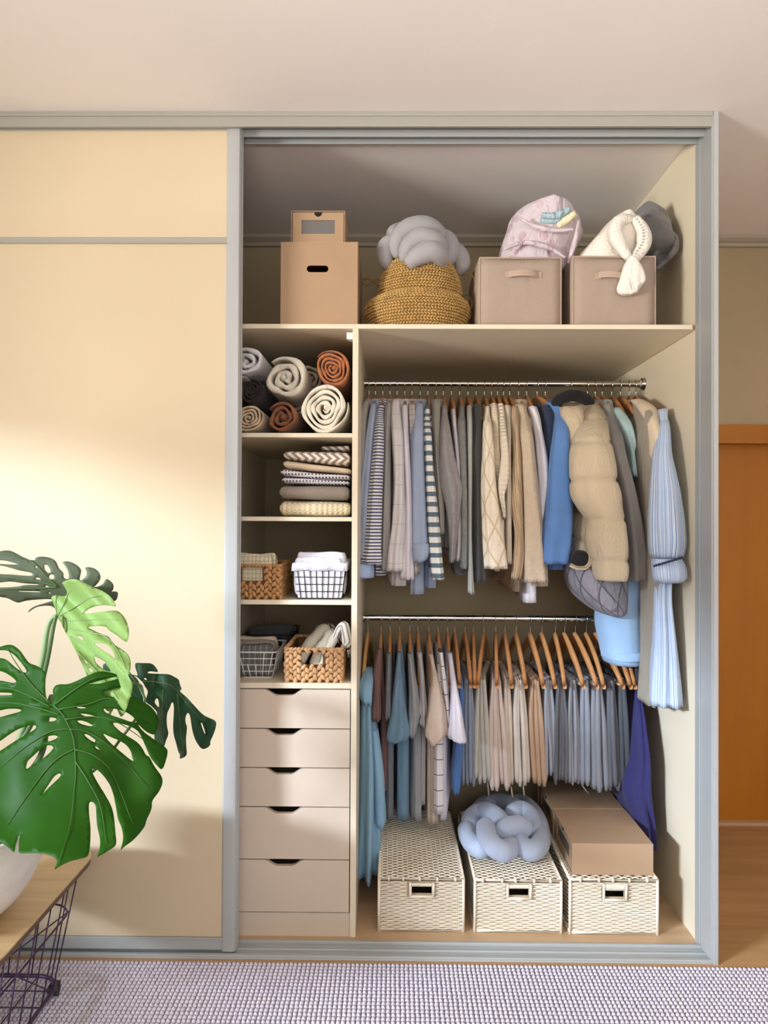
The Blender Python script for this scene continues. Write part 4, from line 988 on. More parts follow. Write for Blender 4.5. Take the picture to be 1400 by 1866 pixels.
# cream corduroy puffer
g_ = garment('puffer_jacket', 'bulky cream corduroy puffer jacket with black fleece collar', 'jacket', 1, 1041, 'f_cord', Z8, [(235, 188, 268, .48, .05), (300, 162, 304, .40, .06), (400, 132, 322, .31, .07), (500, 124, 346, .27, .075), (600, 124, 362, .26, .075), (700, 132, 384, .26, .075), (780, 172, 394, .26, .07), (850, 212, 410, .26, .07), (950, 214, 419, .26, .07), (1050, 236, 427, .26, .065), (1120, 250, 426, .26, .06), (1162, 268, 418, .26, .05)], None, False, hm='hanger_white', quilt=(.135, .09), rip=.045, jit=.015, hlab='white hanger carrying the ')
S = rows3(Z8, [(228, 60, 262, .56, .09), (300, 66, 290, .50, .12), (400, 96, 300, .46, .14), (500, 112, 320, .45, .15), (700, 118, 330, .44, .15), (800, 118, 330, .44, .15), (960, 118, 240, .42, .13), (1040, 116, 232, .40, .12), (1084, 120, 224, .40, .11)], .45, .1)
put('torso', loft(MB(), S, n=36, rip=.04, quilt=(.14, .10), seed=5, k=4, step=.012), 'f_cord', g_, ang=180)
S = rows3(Z8, [(240, 58, 180, .40, .035), (300, 72, 190, .37, .04), (400, 92, 175, .35, .04), (520, 112, 165, .34, .035)], .4, .04)
put('lapel', loft(MB(), S, rip=.05, seed=6, hollow=False), 'f_cord', g_, ang=180)
P = [at(*Z8(u, v), y) for u, v, y in ((36, 238, .44), (50, 205, .42), (90, 182, .42), (140, 178, .43), (190, 192, .45), (225, 222, .48))]
put('collar', MB().tube(cr(P, 24), [.008]+[.021]*22+[.008], 14, sq=.9), 'f_black', g_, ang=180)
A = at(*Z8(166, 1046), .30); put('lining', MB().blob(A, (.032, .022, .030), 16, 9), 'f_black', g_, ang=180)
put('torso_hem', MB().tube(cr([at(*Z8(u, v), .29) for u, v in ((116, 1078), (150, 1094), (190, 1094), (216, 1074), (224, 1030), (214, 1004))], 28), .007, 10), 'f_cord', g_, ang=180)

g_ = garment('quilted_jacket', 'shiny grey quilted jacket hanging below the cream puffer jacket', 'jacket', 1, 1071, 'f_quilt', Z8, None, None, tip=None)
S = rows3(Z8, [(250, 205, 280, .5, .08), (400, 215, 360, .45, .10), (700, 180, 390, .42, .11), (1000, 110, 412, .40, .12), (1100, 98, 418, .39, .12), (1170, 108, 420, .39, .12), (1230, 140, 420, .39, .12), (1290, 205, 416, .39, .11), (1330, 268, 408, .39, .09), (1350, 330, 385, .39, .05)], .4, .1)
put('torso', loft(MB(), S, n=40, rip=.03, k=5, seed=9, hollow=False, step=.012), 'f_quilt', g_, ang=180)
garment('hoodie', 'grey cotton jacket with ribbed cuff right of the puffer jacket', 'jacket', 1, 1085, 'f_hoodie', Z8, [(225, 290, 332), (300, 285, 360, .44, .04), (400, 300, 392, .38, .05), (500, 328, 410, .34, .05), (700, 380, 462, .32, .05), (900, 410, 502, .32, .05), (1050, 424, 522, .32, .045), (1080, 430, 518, .32, .04), (1162, 426, 522, .32, .042)], None, .03, Y=.34)
garment('shirt', 'pale aqua gathered-sleeve shirt right of the grey cotton jacket', 'shirt', 1, 1098, 'f_aqua', Z8, [(245, 330, 382, .46, .03), (300, 365, 425, .40, .035), (350, 385, 445, .37, .04), (440, 412, 462, .36, .035), (480, 425, 452, .36, .03), (560, 432, 462, .36, .03), (612, 440, 466, .36, .03)], (1100, 430, 470), .026, Y=.38)
g_ = garment('shirt', 'large sky-blue shirt whose hem hangs down to the lower hangers', 'shirt', 1, 1115, 'f_sky', Z8, None, None)
S = rows3(Z8, [(290, 345, 395, .58, .06), (400, 390, 440, .55, .1), (700, 400, 470, .50, .12), (1000, 380, 492, .48, .12), (1200, 310, 498, .46, .10), (1350, 264, 503, .45, .09), (1520, 292, 507, .45, .09), (1560, 300, 509, .45, .09), (1598, 310, 512, .45, .09)], .45, .1)
put('torso', loft(MB(), S, n=36, rip=.035, k=4, seed=12, pw=2.6), 'f_sky', g_, ang=180)
S = rows3(Z8, [(1530, 296, 508, .445, .092), (1550, 298, 510, .445, .094), (1575, 302, 511, .445, .094)], .45, .1)
put('hem_band', loft(MB(), S, n=36, rip=.03, k=4, seed=12, pw=2.6, hollow=False), 'f_sky', g_, ang=180)
garment('coat', 'long ink-black garment between sky-blue shirt and taupe dress', 'coat', 1, 1131, 'f_ink', Z8, [(290, 420, 465, .48, .04), (450, 440, 480, .42, .04), (700, 455, 510, .40, .045), (1000, 470, 530, .40, .05), (1400, 480, 530, .40, .05), (1640, 470, 530, .40, .05), (1765, 478, 520, .40, .04)], None, False, Y=.4, tip=1158)
g_ = garment('dress', 'long taupe dress with short cream-lit sleeve near right wall', 'dress', 1, 1147, 'f_taupe', Z8, [(200, 440, 500, .46, .03), (245, 480, 568, .36, .035), (330, 525, 585, .28, .035), (430, 542, 606, .25, .035), (480, 545, 628, .24, .04), (512, 556, 640, .24, .042), (534, 572, 610, .24, .035)], None, .030, sm='f_taupe_lit', cm='f_taupe_lit', tip=1163, Ytop=.5, rip=.06)
S = rows3(Z8, [(215, 440, 500, .5, .07), (300, 470, 548, .36, .1), (500, 476, 560, .33, .1), (700, 500, 562, .31, .1), (1000, 514, 560, .30, .09), (1500, 525, 568, .29, .09), (1700, 515, 566, .29, .09), (1812, 502, 552, .29, .08)], .3, .1)
put('torso', loft(MB(), S, n=30, rip=.06, k=6, seed=15), 'f_taupe', g_, ang=180)
g_ = garment('dress', 'blue and white striped dress with gathered sleeve beside right wall', 'dress', 1, 1159, 'f_dress', Z8, [(268, 582, 622, .34, .03), (350, 578, 642, .26, .04), (480, 562, 654, .21, .04), (600, 552, 682, .19, .04), (700, 546, 702, .18, .045), (850, 542, 720, .18, .045), (950, 545, 724, .18, .045), (1020, 552, 714, .18, .042), (1040, 556, 708, .18, .04)], None, False, tip=1180, rip=.09, k=8)
S = rows3(Z8, [(1044, 556, 708, .178, .042), (1062, 555, 720, .176, .045), (1100, 556, 733, .176, .046), (1150, 562, 734, .176, .046), (1172, 572, 700, .176, .04)], .18, .04)
put('cuff', loft(MB(), S, rip=.03, seed=3, step=.008), 'f_dress', g_, ang=180)
mb = MB()
for i in range(15):
    u = i/14; c = at(*Z8(562+u*148, 1083-u*44), .125-.0); mb.blob(c, (.0036, .0025, .0048), 6, 4)
put('beaded_trim', mb, 'f_navy', g_, ang=180)
S = rows3(Z8, [(260, 560, 615, .42, .08), (400, 560, 620, .30, .07), (900, 565, 650, .26, .06), (1100, 565, 655, .25, .06), (1250, 560, 650, .24, .06), (1500, 562, 678, .22, .06), (1700, 553, 700, .21, .06), (1822, 549, 708, .20, .06)], .24, .06)
put('skirt', loft(MB(), S, n=40, rip=.10, k=7, seed=18), 'f_dress', g_, ang=180)

# ------------------------------------------------------------------ lower rail: tops
fab('g_blue', '#86AEC8', wrink=1.5, ws=9); fab('g_maroon', '#7C5A55'); fab('g_grey', '#7E8286'); fab('g_steel', '#6888A0'); fab('g_grey2', '#979A9D'); fab('g_ltgrey', '#B4B2B6'); fab('g_beige', '#CDBBAB')
fab('g_grid', '#E6E3E6', pat=('grid', 19, .05), col2='#33343C', wrink=1.5); fab('g_white', '#DDD9E4'); fab('g_royal', '#4A6EA6')
garment('dress', 'steel-blue flared dress at the left end of the lower rail', 'dress', 2, 671, 'g_blue', ZA, [(545, 170, 232, .45, .03), (640, 130, 236, .37, .04), (720, 104, 232, .34, .045), (800, 120, 228, .33, .04), (850, 150, 228, .33, .04)], None, False, Y=.34, tip=661.5, bar=False, hlab='pale wooden hanger carrying the ', hm='hanger_wood_pale')
g_ = bpy.data.objects.get('dress.002') or bpy.context.scene.objects[-1]
g_ = [o for o in SC.objects if o.get('label', '').startswith('steel-blue flared')][0]
S = rows3(ZP, [(1232, 668, 682, .5, .06), (1262, 660, 684, .42, .09), (1290, 657, 684, .42, .10), (1340, 656, 690, .42, .12), (1400, 654, 695, .42, .14), (1500, 652, 694, .41, .15), (1560, 651, 692, .41, .15), (1578, 652, 690, .41, .15)], .42, .1)
put('skirt', loft(MB(), S, n=56, rip=.16, k=6, seed=23, hollow=True), 'g_blue', g_, ang=180)
S = rows3(ZP, [(1330, 676, 690, .36, .03), (1400, 680, 699, .34, .035), (1450, 682, 702, .34, .035), (1500, 684, 704, .34, .035), (1506, 688, 700, .34, .03)], .36, .03)
put('skirt_fold', loft(MB(), S, rip=.05, seed=24, hollow=False), 'g_blue', g_, ang=180)
def tee(label, hook, m, rows, hem, tip=None, **k): garment('t_shirt', label, 'shirt', 2, hook, m, ZA, rows, hem, False, tip=tip, **k)
tee('dusty maroon t-shirt next to the steel-blue dress', 695, 'g_maroon', [(392, 270, 308), (500, 250, 306), (600, 236, 300), (800, 230, 296), (920, 226, 300), (990, 224, 300)], (1600, 300, 352), 691, Y=.37)
tee('dull grey t-shirt right of the maroon one', 711, 'g_grey', [(428, 350, 388), (550, 346, 388), (700, 340, 388), (900, 334, 392), (980, 332, 392)], (1840, 340, 420), 710, Y=.38)
tee('steel-blue wide-sleeved t-shirt on the lower rail', 728.6, 'g_steel', [(420, 440, 472), (560, 424, 474), (660, 414, 488), (800, 398, 502), (950, 382, 520), (1100, 352, 542), (1150, 348, 520), (1175, 368, 440)], (1850, 425, 552), 728, Y=.34)
tee('mid-grey t-shirt with rolled sleeve on lower rail', 747, 'g_grey2', [(430, 528, 572), (560, 534, 584), (700, 540, 610), (820, 540, 622), (950, 536, 628), (1060, 536, 604), (1130, 545, 592)], (1852, 562, 664), 749, Y=.36)
tee('light grey t-shirt between grey and beige ones', 762, 'g_ltgrey', [(418, 608, 650), (520, 618, 660), (620, 626, 668), (750, 626, 680), (900, 620, 692), (950, 636, 680), (1000, 620, 690), (1040, 650, 680)], (1715, 610, 690), 765, Y=.375)
tee('beige t-shirt with pointed sleeve on lower rail', 782, 'g_beige', [(430, 704, 746), (540, 724, 764), (620, 728, 786), (760, 714, 818), (900, 700, 846), (1050, 676, 862), (1110, 668, 862), (1160, 700, 800), (1200, 725, 745)], (1880, 690, 800), 786, Y=.345)
tee('white t-shirt with black window-pane grid on lower rail', 799, 'g_grid', [(398, 784, 828), (500, 798, 838), (700, 818, 866), (850, 836, 884), (950, 852, 884), (1010, 862, 882)], (1792, 745, 842), 805, Y=.37, bodyY=.370)
tee('bright white t-shirt with flared sleeve on lower rail', 816, 'g_white', [(422, 864, 906), (540, 880, 922), (660, 894, 942), (760, 896, 962), (900, 892, 992), (1050, 882, 1012), (1140, 874, 1028), (1175, 960, 1022)], (1846, 802, 856), 821, Y=.335)
tee('royal blue top behind the bright white t-shirt', 829, 'g_royal', [(600, 940, 990, .45, .03), (800, 960, 1010, .42, .035), (1000, 940, 1005, .40, .04), (1160, 928, 1004, .40, .04), (1400, 905, 990, .40, .04), (1560, 904, 972, .40, .04), (1612, 915, 960, .40, .03)], None, 838, Y=.42)

# trousers folded over hanger bars
def trousers(label, hook, tip, m, rows, n, seed, hm='hanger_wood', Z=ZB, string=None):
    """rows: (v_top, xl, xr), (v_bot, xl, xr) outline of the folded legs; n visible fold layers"""
    h, x, ang = hang(2, hook, tip, 'wooden hanger carrying the '+label.split(' on ')[0].split(',')[0], hm, True, 'wooden hangers on the lower rail')
    Yf = .42; p0, p1 = rows[0], rows[-1]; rs = random.Random(seed)
    zb = ZR2-.048-.150-.004; half = .20
    t = thing('trousers', (x, YR, zb), label, 'trousers', LO)
    R0 = [at(*Z(xl, v), Yf) for v, xl, xr in rows]; R1 = [at(*Z(xr, v), Yf) for v, xl, xr in rows]
    ztop = zb+.006; zbot = (R0[-1][2]+R1[-1][2])/2
    zz_ = [r[2] for r in R0]; mb = MB(); dirx = math.sin(ang)
    for i in range(n):
        f0, f1 = i/n, (i+1)/n; zt_ = ztop+.004*math.sin(math.pi*(i+.5)/n); zbo = zbot+rs.uniform(-.006, .022)
        S = []; wob = rs.uniform(-.004, .004); yo = rs.uniform(-.008, .014)
        for q in np.linspace(0, 1, 8):
            z = zt_+(zbo-zt_)*q; xl = np.interp(-z, [-a for a in zz_], [a[0] for a in R0]); xr = np.interp(-z, [-a for a in zz_], [a[0] for a in R1])
            g3 = min(1, .62+q*1.1); xm = (xl+xr)/2; bx = x-(YR-Yf)*math.tan(-ang); 
            a = xl+(xr-xl)*f0; b_ = xl+(xr-xl)*f1; c = (a+b_)/2+wob*math.sin(3*q+seed); w_ = (b_-a)/2*1.06*g3
            c = xm+(c-xm)*g3
            sh = (x-xm)/(YR-Yf)*.9
            yc = (Yf+yo+YR+half-.02)/2; ay = (YR+half-.02-Yf-yo)/2
            S.append((c+sh*(yc-Yf), yc, z, w_+.0008, ay, sh))
        s_ = S[-1]; S.append((s_[0], s_[1], s_[2]-.007, s_[3]*.85, s_[4]*.985, s_[5])); S.append((s_[0], s_[1], s_[2]-.011, s_[3]*.5, s_[4]*.965, s_[5]))
        loft(mb, S, n=22, rip=.03, k=2, seed=seed*10+i, pw='s', step=.022, hollow=False, grow=.5)
    put('folded_legs', mb, m, t, ang=180)
    wb_ = [(x+0*q, 0, 0) for q in (0,)]
    S = []
    for a in np.linspace(0, math.pi, 9):
        pass
    mbw = MB(); L_ = half-.025
    xw = [x-(-L_)*math.sin(ang)*-1, x]
    vs = []; k_ = 12
    for yy in np.linspace(-L_, L_, 10):
        for j in range(k_):
            th = 2*math.pi*j/k_; vs.append((x-yy*math.sin(ang)*1.0+.011*math.cos(th), YR+yy*math.cos(ang), ztop-.004+.010*math.sin(th)))
    fs = [(i*k_+j, i*k_+(j+1) % k_, (i+1)*k_+(j+1) % k_, (i+1)*k_+j) for i in range(9) for j in range(k_)]+[tuple(range(k_)), tuple(9*k_+j for j in range(k_-1, -1, -1))]
    mbw.add(vs, [tuple(reversed(f)) for f in fs]); put('fold_over_bar', mbw, m, t, ang=180)
    if string:
        for (u0, v0, u1, v1) in string:
            put('drawstring', MB().tube([at(*Z(u0, v0), .45), at(*Z((u0+u1)/2, (v0+v1)/2), .448), at(*Z(u1, v1), .45)], .0022, 6), m, t, ang=180)
fab('h_slate', '#8A95A3'); fab('h_stone', '#B9B6AC'); fab('h_pinkbeige', '#CDBCB2', wrink=1.2); fab('h_sand', '#C9BCAD'); fab('h_cream', '#D2C9BE'); fab('h_tan', '#B89A7E'); fab('h_grey', '#979CA6'); fab('h_dk', '#63656B'); fab('h_grey2', '#8E929B'); fab('h_bluegrey', '#8A909C'); fab('h_grey3', '#83878F'); fab('h_dkgrey', '#5F6168'); fab('h_darkslate', '#484D54'); fab('g_navy', '#28265E', wrink=2)
trousers('slate blue drawstring trousers on the lower rail', 848, 858.5, 'h_slate', [(470, 90, 158), (700, 78, 162), (1000, 82, 168), (1205, 86, 178)], 4, 1, string=[(82, 900, 100, 1200)])
trousers('stone grey trousers beside the slate blue pair', 862.5, 866, 'h_stone', [(530, 165, 240), (800, 168, 250), (1195, 168, 258)], 3, 2, string=[(252, 1180, 262, 1290)])
trousers('second stone grey trousers whose hanger leans left, lower rail', 882, 871.5, 'h_stone', [(520, 195, 250), (800, 205, 262), (1190, 222, 280)], 2, 3)
trousers('pinkish beige trousers with drawstring on the lower rail', 903.6, 906, 'h_pinkbeige', [(465, 268, 358), (700, 256, 366), (1000, 258, 388), (1240, 276, 402)], 4, 4, string=[(412, 1230, 422, 1300)])
trousers('sand beige trousers right of the pinkish beige pair', 920.4, 933, 'h_sand', [(465, 360, 415), (700, 364, 422), (1000, 378, 424), (1246, 392, 432)], 2, 5)
trousers('pale cream trousers left of the tan pair', 941, 958.5, 'h_cream', [(455, 430, 508), (700, 424, 522), (1000, 432, 540), (1220, 440, 548)], 4, 6, string=[(490, 1200, 500, 1285)])
trousers('warm tan trousers on the lower rail', 967, 990.5, 'h_tan', [(450, 545, 605), (700, 538, 622), (1000, 548, 640), (1200, 560, 652)], 3, 7)
trousers('cool grey trousers right of the tan pair', 988, 1012, 'h_grey', [(480, 620, 698), (700, 628, 708), (950, 645, 712), (1165, 650, 718)], 4, 8)
trousers('dark charcoal trousers left of three mid-grey pairs', 1012.5, 1029.5, 'h_dk', [(485, 712, 782), (800, 705, 790), (1210, 700, 792)], 4, 9)
trousers('mid-grey brushed trousers beside the dark charcoal pair', 1029.5, 1063.7, 'h_grey2', [(490, 800, 860), (800, 792, 872), (1210, 800, 884)], 4, 10, string=[(885, 1215, 930, 1275)])
trousers('blue-grey wide-legged trousers in the middle of grey pairs', 1049, 1088.7, 'h_bluegrey', [(520, 880, 946), (800, 880, 948), (1225, 884, 948)], 2, 11)
trousers('neutral grey trousers right of the blue-grey pair', 1069, 1101, 'h_grey3', [(530, 946, 1040), (800, 950, 1055), (1000, 955, 1062), (1250, 960, 1078)], 3, 12)
trousers('dark grey trousers below the sky-blue shirt', 1087, 1136, 'h_dkgrey', [(505, 1058, 1122), (800, 1062, 1142), (1245, 1078, 1160)], 3, 13)
trousers('darkest slate trousers at the right end of lower rail', 1112, 1150, 'h_darkslate', [(560, 1128, 1195), (800, 1142, 1206), (1205, 1160, 1216)], 2, 14)
g_ = thing('dress', at(1165, 1250, .5), 'deep navy-violet dress hanging low beside right wall behind boxes', 'dress', LO)
h, x, ang = hang(2, 1126, 1158, 'wooden hanger carrying the deep navy-violet dress', 'hanger_wood', False, 'wooden hangers on the lower rail')
S = rows3(ZB, [(520, 1190, 1240, .52, .08), (640, 1195, 1262, .50, .12), (800, 1190, 1285, .48, .14), (1000, 1180, 1308, .46, .16), (1200, 1130, 1318, .46, .17), (1400, 1180, 1328, .46, .17), (1560, 1200, 1334, .46, .16)], .46, .15)
put('skirt', loft(MB(), S, n=48, rip=.09, k=9, seed=44), 'g_navy', g_, ang=180)
for sx, tx, lb in ((), ) if False else ():
    pass

# ------------------------------------------------------------------ wicker baskets on the closet floor
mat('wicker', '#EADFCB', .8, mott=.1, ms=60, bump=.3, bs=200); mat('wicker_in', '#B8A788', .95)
ZF = .0045
def weave_panel(mb, o, u, v, n, W, Hh, cu, rv, hole=None, amp=.0024, r=.0022, seg=3, rs=None):
    o, u, v, n = (np.array(a, float) for a in (o, u, v, n)); nu = max(4, round(W/cu)); nv = max(3, round(Hh/rv)); sw = W/nu; m_ = nu*seg
    for k in range(nv):
        vv = (k+.5)/nv*Hh; runs = [[]]
        for i in range(m_+1):
            uu = i/m_*W
            if hole and hole[0] < uu < hole[1] and hole[2] < vv < hole[3]:
                if runs[-1]: runs.append([])
                continue
            ph = math.pi*uu/sw+math.pi*(k % 2)
            runs[-1].append(o+u*uu+v*(vv+rs.uniform(-.0004, .0004)+.0009*math.sin(ph*1.0+.6))+n*(amp*math.cos(ph)))
        for run in runs:
            if len(run) < 2: continue
            P = np.array(run); rr = Hh/nv*.47; vs = []
            for p in P:
                vs += [p-v*rr*.9, p+n*r*1.1, p+v*rr*.9, p-n*r]
            fs = []
            for i in range(len(P)-1):
                a = 4*i
                for j in range(3 if j_front else 4): fs.append((a+j, a+(j+1) % 4, a+4+(j+1) % 4, a+4+j))
            mb.add(vs, [tuple(reversed(f)) for f in fs])
j_front = False
def wicker_box(px, py, Y, depth, label, hole):
    A = at(px[0], py[1], Y); B = at(px[1], py[0], Y); x0, x1, z1 = A[0], B[0], B[2]; z0 = ZF; W = x1-x0; Hh = z1-z0; e = .005
    t = thing('lidded_wicker_basket', ((x0+x1)/2, Y+depth/2, z0), label, 'basket', 'lidded wicker baskets on the closet floor')
    rs = random.Random(int(px[0])); ha, hb, hc, hd = xx(hole[0], hole[2], Y), xx(hole[1], hole[2], Y), zz(hole[3], Y), zz(hole[2], Y)
    zl = z1-.010
    b = open_box(MB(), x0+e, x1-e, Y+e, Y+depth-e, z0, zl, .004, [(ha, hc), (ha, hd), (hb, hd), (hb, hc)], top=False)
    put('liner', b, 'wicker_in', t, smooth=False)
    mb = MB()
    weave_panel(mb, (x0, Y+.002, z0+.005), (1, 0, 0), (0, 0, 1), (0, -1, 0), W, zl-z0-.005, .0205, .0060, (ha-x0-.009, hb-x0+.009, hc-z0-.014, hd-z0+.006), rs=rs)
    weave_panel(mb, (x0+.002, Y+depth, z0+.005), (0, -1, 0), (0, 0, 1), (-1, 0, 0), depth, zl-z0-.005, .021, .0060, rs=rs)
    weave_panel(mb, (x1-.002, Y, z0+.005), (0, 1, 0), (0, 0, 1), (1, 0, 0), depth, zl-z0-.005, .021, .0060, rs=rs)
    put('woven_sides', mb, 'wicker', t, kind='stuff', ang=180)
    fb_ = MB(); c = (hc+hd)/2
    fb_.tube(cr([(ha-.005, Y-.004, hc-.006), (ha-.005, Y-.005, zl), ], 4), .0042, 8); fb_.tube([(hb+.005, Y-.004, hc-.006), (hb+.005, Y-.005, zl)], .0042, 8); fb_.tube([(ha-.008, Y-.004, hc-.005), (hb+.008, Y-.004, hc-.005)], .0042, 8)
    n_ = 18
    for i in range(n_): xq = ha+(hb-ha)*(i+.5)/n_; fb_.tube([(xq, Y-.006, hd), (xq, Y-.007, (hd+zl)/2), (xq, Y-.006, zl-.001)], (hb-ha)/n_*.55, 6)
    put('handle_surround', fb_, 'wicker', t, ang=180)
    ed = MB()
    for xa in (x0, x1):
        for yy in (Y, Y+depth): ed.tube([(xa, yy, z0), (xa, yy, z1)], .0045, 8)
    for z in (z0+.004, ): ed.tube([(x0, Y, z), (x1, Y, z), (x1, Y+depth, z), (x0, Y+depth, z)], .0042, 8, closed=True)
    put('edge_wrap', ed, 'wicker', t, ang=180)
    lm = MB(); weave_panel(lm, (x0, Y+.004, z1+.001), (1, 0, 0), (0, 1, 0), (0, 0, 1), W, depth-.008, .0165, .0098, amp=.0030, r=.0028, rs=rs)
    ld = put('lid', MB().box((x0+.003, Y+.003, z1-.006), (x1-.003, Y+depth-.003, z1-.002)), 'wicker_in', t, smooth=False)
    put('woven_top', lm, 'wicker', ld, kind='stuff', ang=180)
    rm = MB(); rm.tube([(x0, Y, z1), (x1, Y, z1), (x1, Y+depth, z1), (x0, Y+depth, z1)], .0052, 8, closed=True)
    k = int(W/.05)
    for i in range(k): xq = x0+W*(i+.5)/k+rs.uniform(-.008, .008); rm.tube([(xq-.003, Y-.001, z1), (xq+.003, Y-.001, z1)], .0068, 8)
    put('lid_rim', rm, 'wicker', ld, ang=180)
    return x0, x1, z1
wicker_box((690.5, 845), (1602, 1697), .155, .56, 'pale lidded wicker basket left, under the hanging t-shirts', (751, 787, 1613, 1629))
_, _, zk = wicker_box((865.5, 1023), (1605, 1698), .155, .56, 'pale lidded wicker basket in the middle under the blue knot cushion', (928, 964, 1615, 1631))
X0_, X1_, zc3 = wicker_box((1039, 1198.5), (1604, 1699.5), .150, .60, 'pale lidded wicker basket on the right under the cardboard boxes', (1103, 1138, 1617, 1632))
zt_ = zc3+.0075
shoe_drawer('drawer_box', .571, .825, .165, .455, zt_, zt_+.098, 'front brown drawer box with side window on the right wicker basket', 'cardboard drawer boxes on the right wicker basket', 'x')
shoe_drawer('drawer_box', .572, .822, .458, .735, zt_, zt_+.098, 'rear brown drawer box behind the front one under the trousers', 'cardboard drawer boxes on the right wicker basket', 'x')
# blue knot cushion on the middle basket
zk += .012
def kz(L, rr, m, label):
    pts = np.concatenate([atz(p[0], p[1], zk+p[2])[None] for a in L for p in a]); c = pts.mean(0)
    t = thing('knot_cushion', (c[0], c[1], zk-.008), label, 'cushion')
    for a in L:
        P = cr([atz(p[0], p[1], zk+p[2]) for p in a], 26); f = np.linspace(0, 1, 26)
        put('strand', MB().tube(P, rr*np.clip(.55+1.6*np.sqrt(np.minimum(f, 1-f)), 0, 1)*a[0][3], 20), m, t, ang=180)
kz([
    [(858, 1515, .03, 1), (858, 1492, .045, 1), (880, 1478, .065, 1), (902, 1486, .08, 1), (918, 1504, .07, 1), (930, 1520, .05, 1)],
    [(850, 1508, .03, 1), (858, 1532, .035, 1), (876, 1546, .04, 1), (890, 1535, .05, 1)],
    [(886, 1502, .09, 1), (888, 1524, .085, 1), (902, 1544, .075, 1), (920, 1552, .06, 1), (934, 1540, .05, 1)],
    [(888, 1470, .035, 1), (905, 1462, .04, 1), (930, 1466, .055, 1), (950, 1480, .06, 1)],
    [(868, 1478, .03, .8), (878, 1466, .03, .8), (890, 1462, .03, .8), (900, 1470, .03, .8)],
    [(930, 1486, .075, 1), (950, 1476, .08, 1), (968, 1490, .07, 1), (974, 1512, .055, 1), (968, 1530, .045, 1)],
    [(916, 1520, .075, 1), (928, 1506, .105, 1), (944, 1504, .105, 1), (958, 1514, .08, 1)],
    [(940, 1526, .05, 1), (952, 1542, .055, 1), (970, 1550, .055, 1), (984, 1538, .05, 1), (986, 1518, .045, 1)],
    [(925, 1468, .03, .9), (950, 1462, .035, .9), (968, 1474, .045, .9), (982, 1496, .045, .9), (988, 1520, .04, .9)],
    [(900, 1510, .04, .9), (915, 1498, .045, .9), (930, 1495, .045, .9)],
], .033, 'knot_blue', 'soft blue-grey knotted tube cushion lying on the middle wicker basket')

# ------------------------------------------------------------------ rug
mat('rug_wool', '#CFC9D6', .95, mott=.08, ms=30, bump=.4, bs=300); mat('rug_base', '#8D8894', .95)
rx0, rx1, ry1, ry0 = -1.7, 2.1, -.024, -1.55
rg = put('rug', MB().box((rx0, ry0, 0), (rx1, ry1, .004)), 'rug_base', None, smooth=False, label='pale lilac-grey chunky woven rug in front of the wardrobe', cat='rug')
sx, sy = .0128, .0158; nx_ = int((rx1-rx0)/sx); ny_ = int((ry1-ry0)/sy)
V0 = np.array([(-.47, 0, .0), (-.33, -.40, .0), (.33, -.40, 0), (.47, 0, 0), (.33, .40, 0), (-.33, .40, 0), (-.22, -.2, .75), (.22, -.2, .75), (.24, .2, .75), (-.24, .2, .75)])
F0 = [(0, 1, 6), (1, 2, 7, 6), (2, 3, 7), (3, 4, 8), (3, 8, 7), (4, 5, 9, 8), (5, 0, 9), (0, 6, 9), (6, 7, 8, 9)]
rsn = np.random.RandomState(3); vs = []; fs = []
ii, jj = np.meshgrid(np.arange(nx_), np.arange(ny_), indexing='ij'); ii = ii.ravel(); jj = jj.ravel()
cx = rx0+(ii+.5)*sx+rsn.uniform(-.0008, .0008, len(ii)); cy = ry1-(jj+.5)*sy+rsn.uniform(-.0006, .0006, len(ii))
sk = np.where(jj % 2, .16, -.16)
VV = np.empty((len(ii), len(V0), 3))
for k, p in enumerate(V0):
    VV[:, k, 0] = cx+p[0]*sx*.98+p[1]*sx*sk; VV[:, k, 1] = cy+p[1]*sy*1.12; VV[:, k, 2] = .003+p[2]*.0085
VV = VV.reshape(-1, 3); K = len(V0)
FF = [tuple(a+K*q for a in f) for q in range(len(ii)) for f in F0]
me = bpy.data.meshes.new('loops'); me.from_pydata(VV.tolist(), [], FF); me.shade_smooth(); me.materials.append(MATS['rug_wool'])
o = bpy.data.objects.new('woven_loops', me); SC.collection.objects.link(o); o.parent = rg; o.location = -WL[rg.name]; o['kind'] = 'stuff'

# ------------------------------------------------------------------ side table
mat('table_wood', '#C6A87C', .4, pat=('wood', (1.6, 26, 1)), col2='#AE9068'); mat('table_edge', '#5E4838', .6); mat('purple_wire', '#4A3350', .4, metal=.4); mat('rubber', '#26262A', .5)
ZT = .372
tb = thing('side_table', (-1.13, -.40, 0), 'round-cornered wooden side table on purple wire basket frame with castors', 'table')
def rrect(x0, x1, y0, y1, c, n=8):
    P = []
    for cx, cy, a0 in ((x1-c, y1-c, 0), (x0+c, y1-c, 90), (x0+c, y0+c, 180), (x1-c, y0+c, 270)):
        for s in range(n+1): a = math.radians(a0+90*s/n); P.append((cx+c*math.cos(a), cy+c*math.sin(a)))
    return P
TX0, TX1, TY0, TY1 = -1.44, -.812, -.72, -.105
put('tabletop', MB().prism(rrect(TX0, TX1, TY0, TY1, .085)[::-1], 'z', ZT-.004, ZT), 'table_wood', tb, ang=30)
put('tabletop_underside', MB().prism(rrect(TX0+.002, TX1-.002, TY0+.002, TY1-.002, .083)[::-1], 'z', ZT-.019, ZT-.004), 'table_edge', tb, ang=30)
def tring(z, ins, r=.0028, c=.07): return [(x, y, z) for x, y in rrect(TX0+ins, TX1-ins, TY0+ins, TY1-ins, c)]
lv = ((.335, .03, .003), (.235, .05, .0026), (.052, .072, .0055))
for z, ins, r in lv: put('ring', MB().tube(tring(z, ins), r, 8, closed=True), 'purple_wire', tb, ang=180)
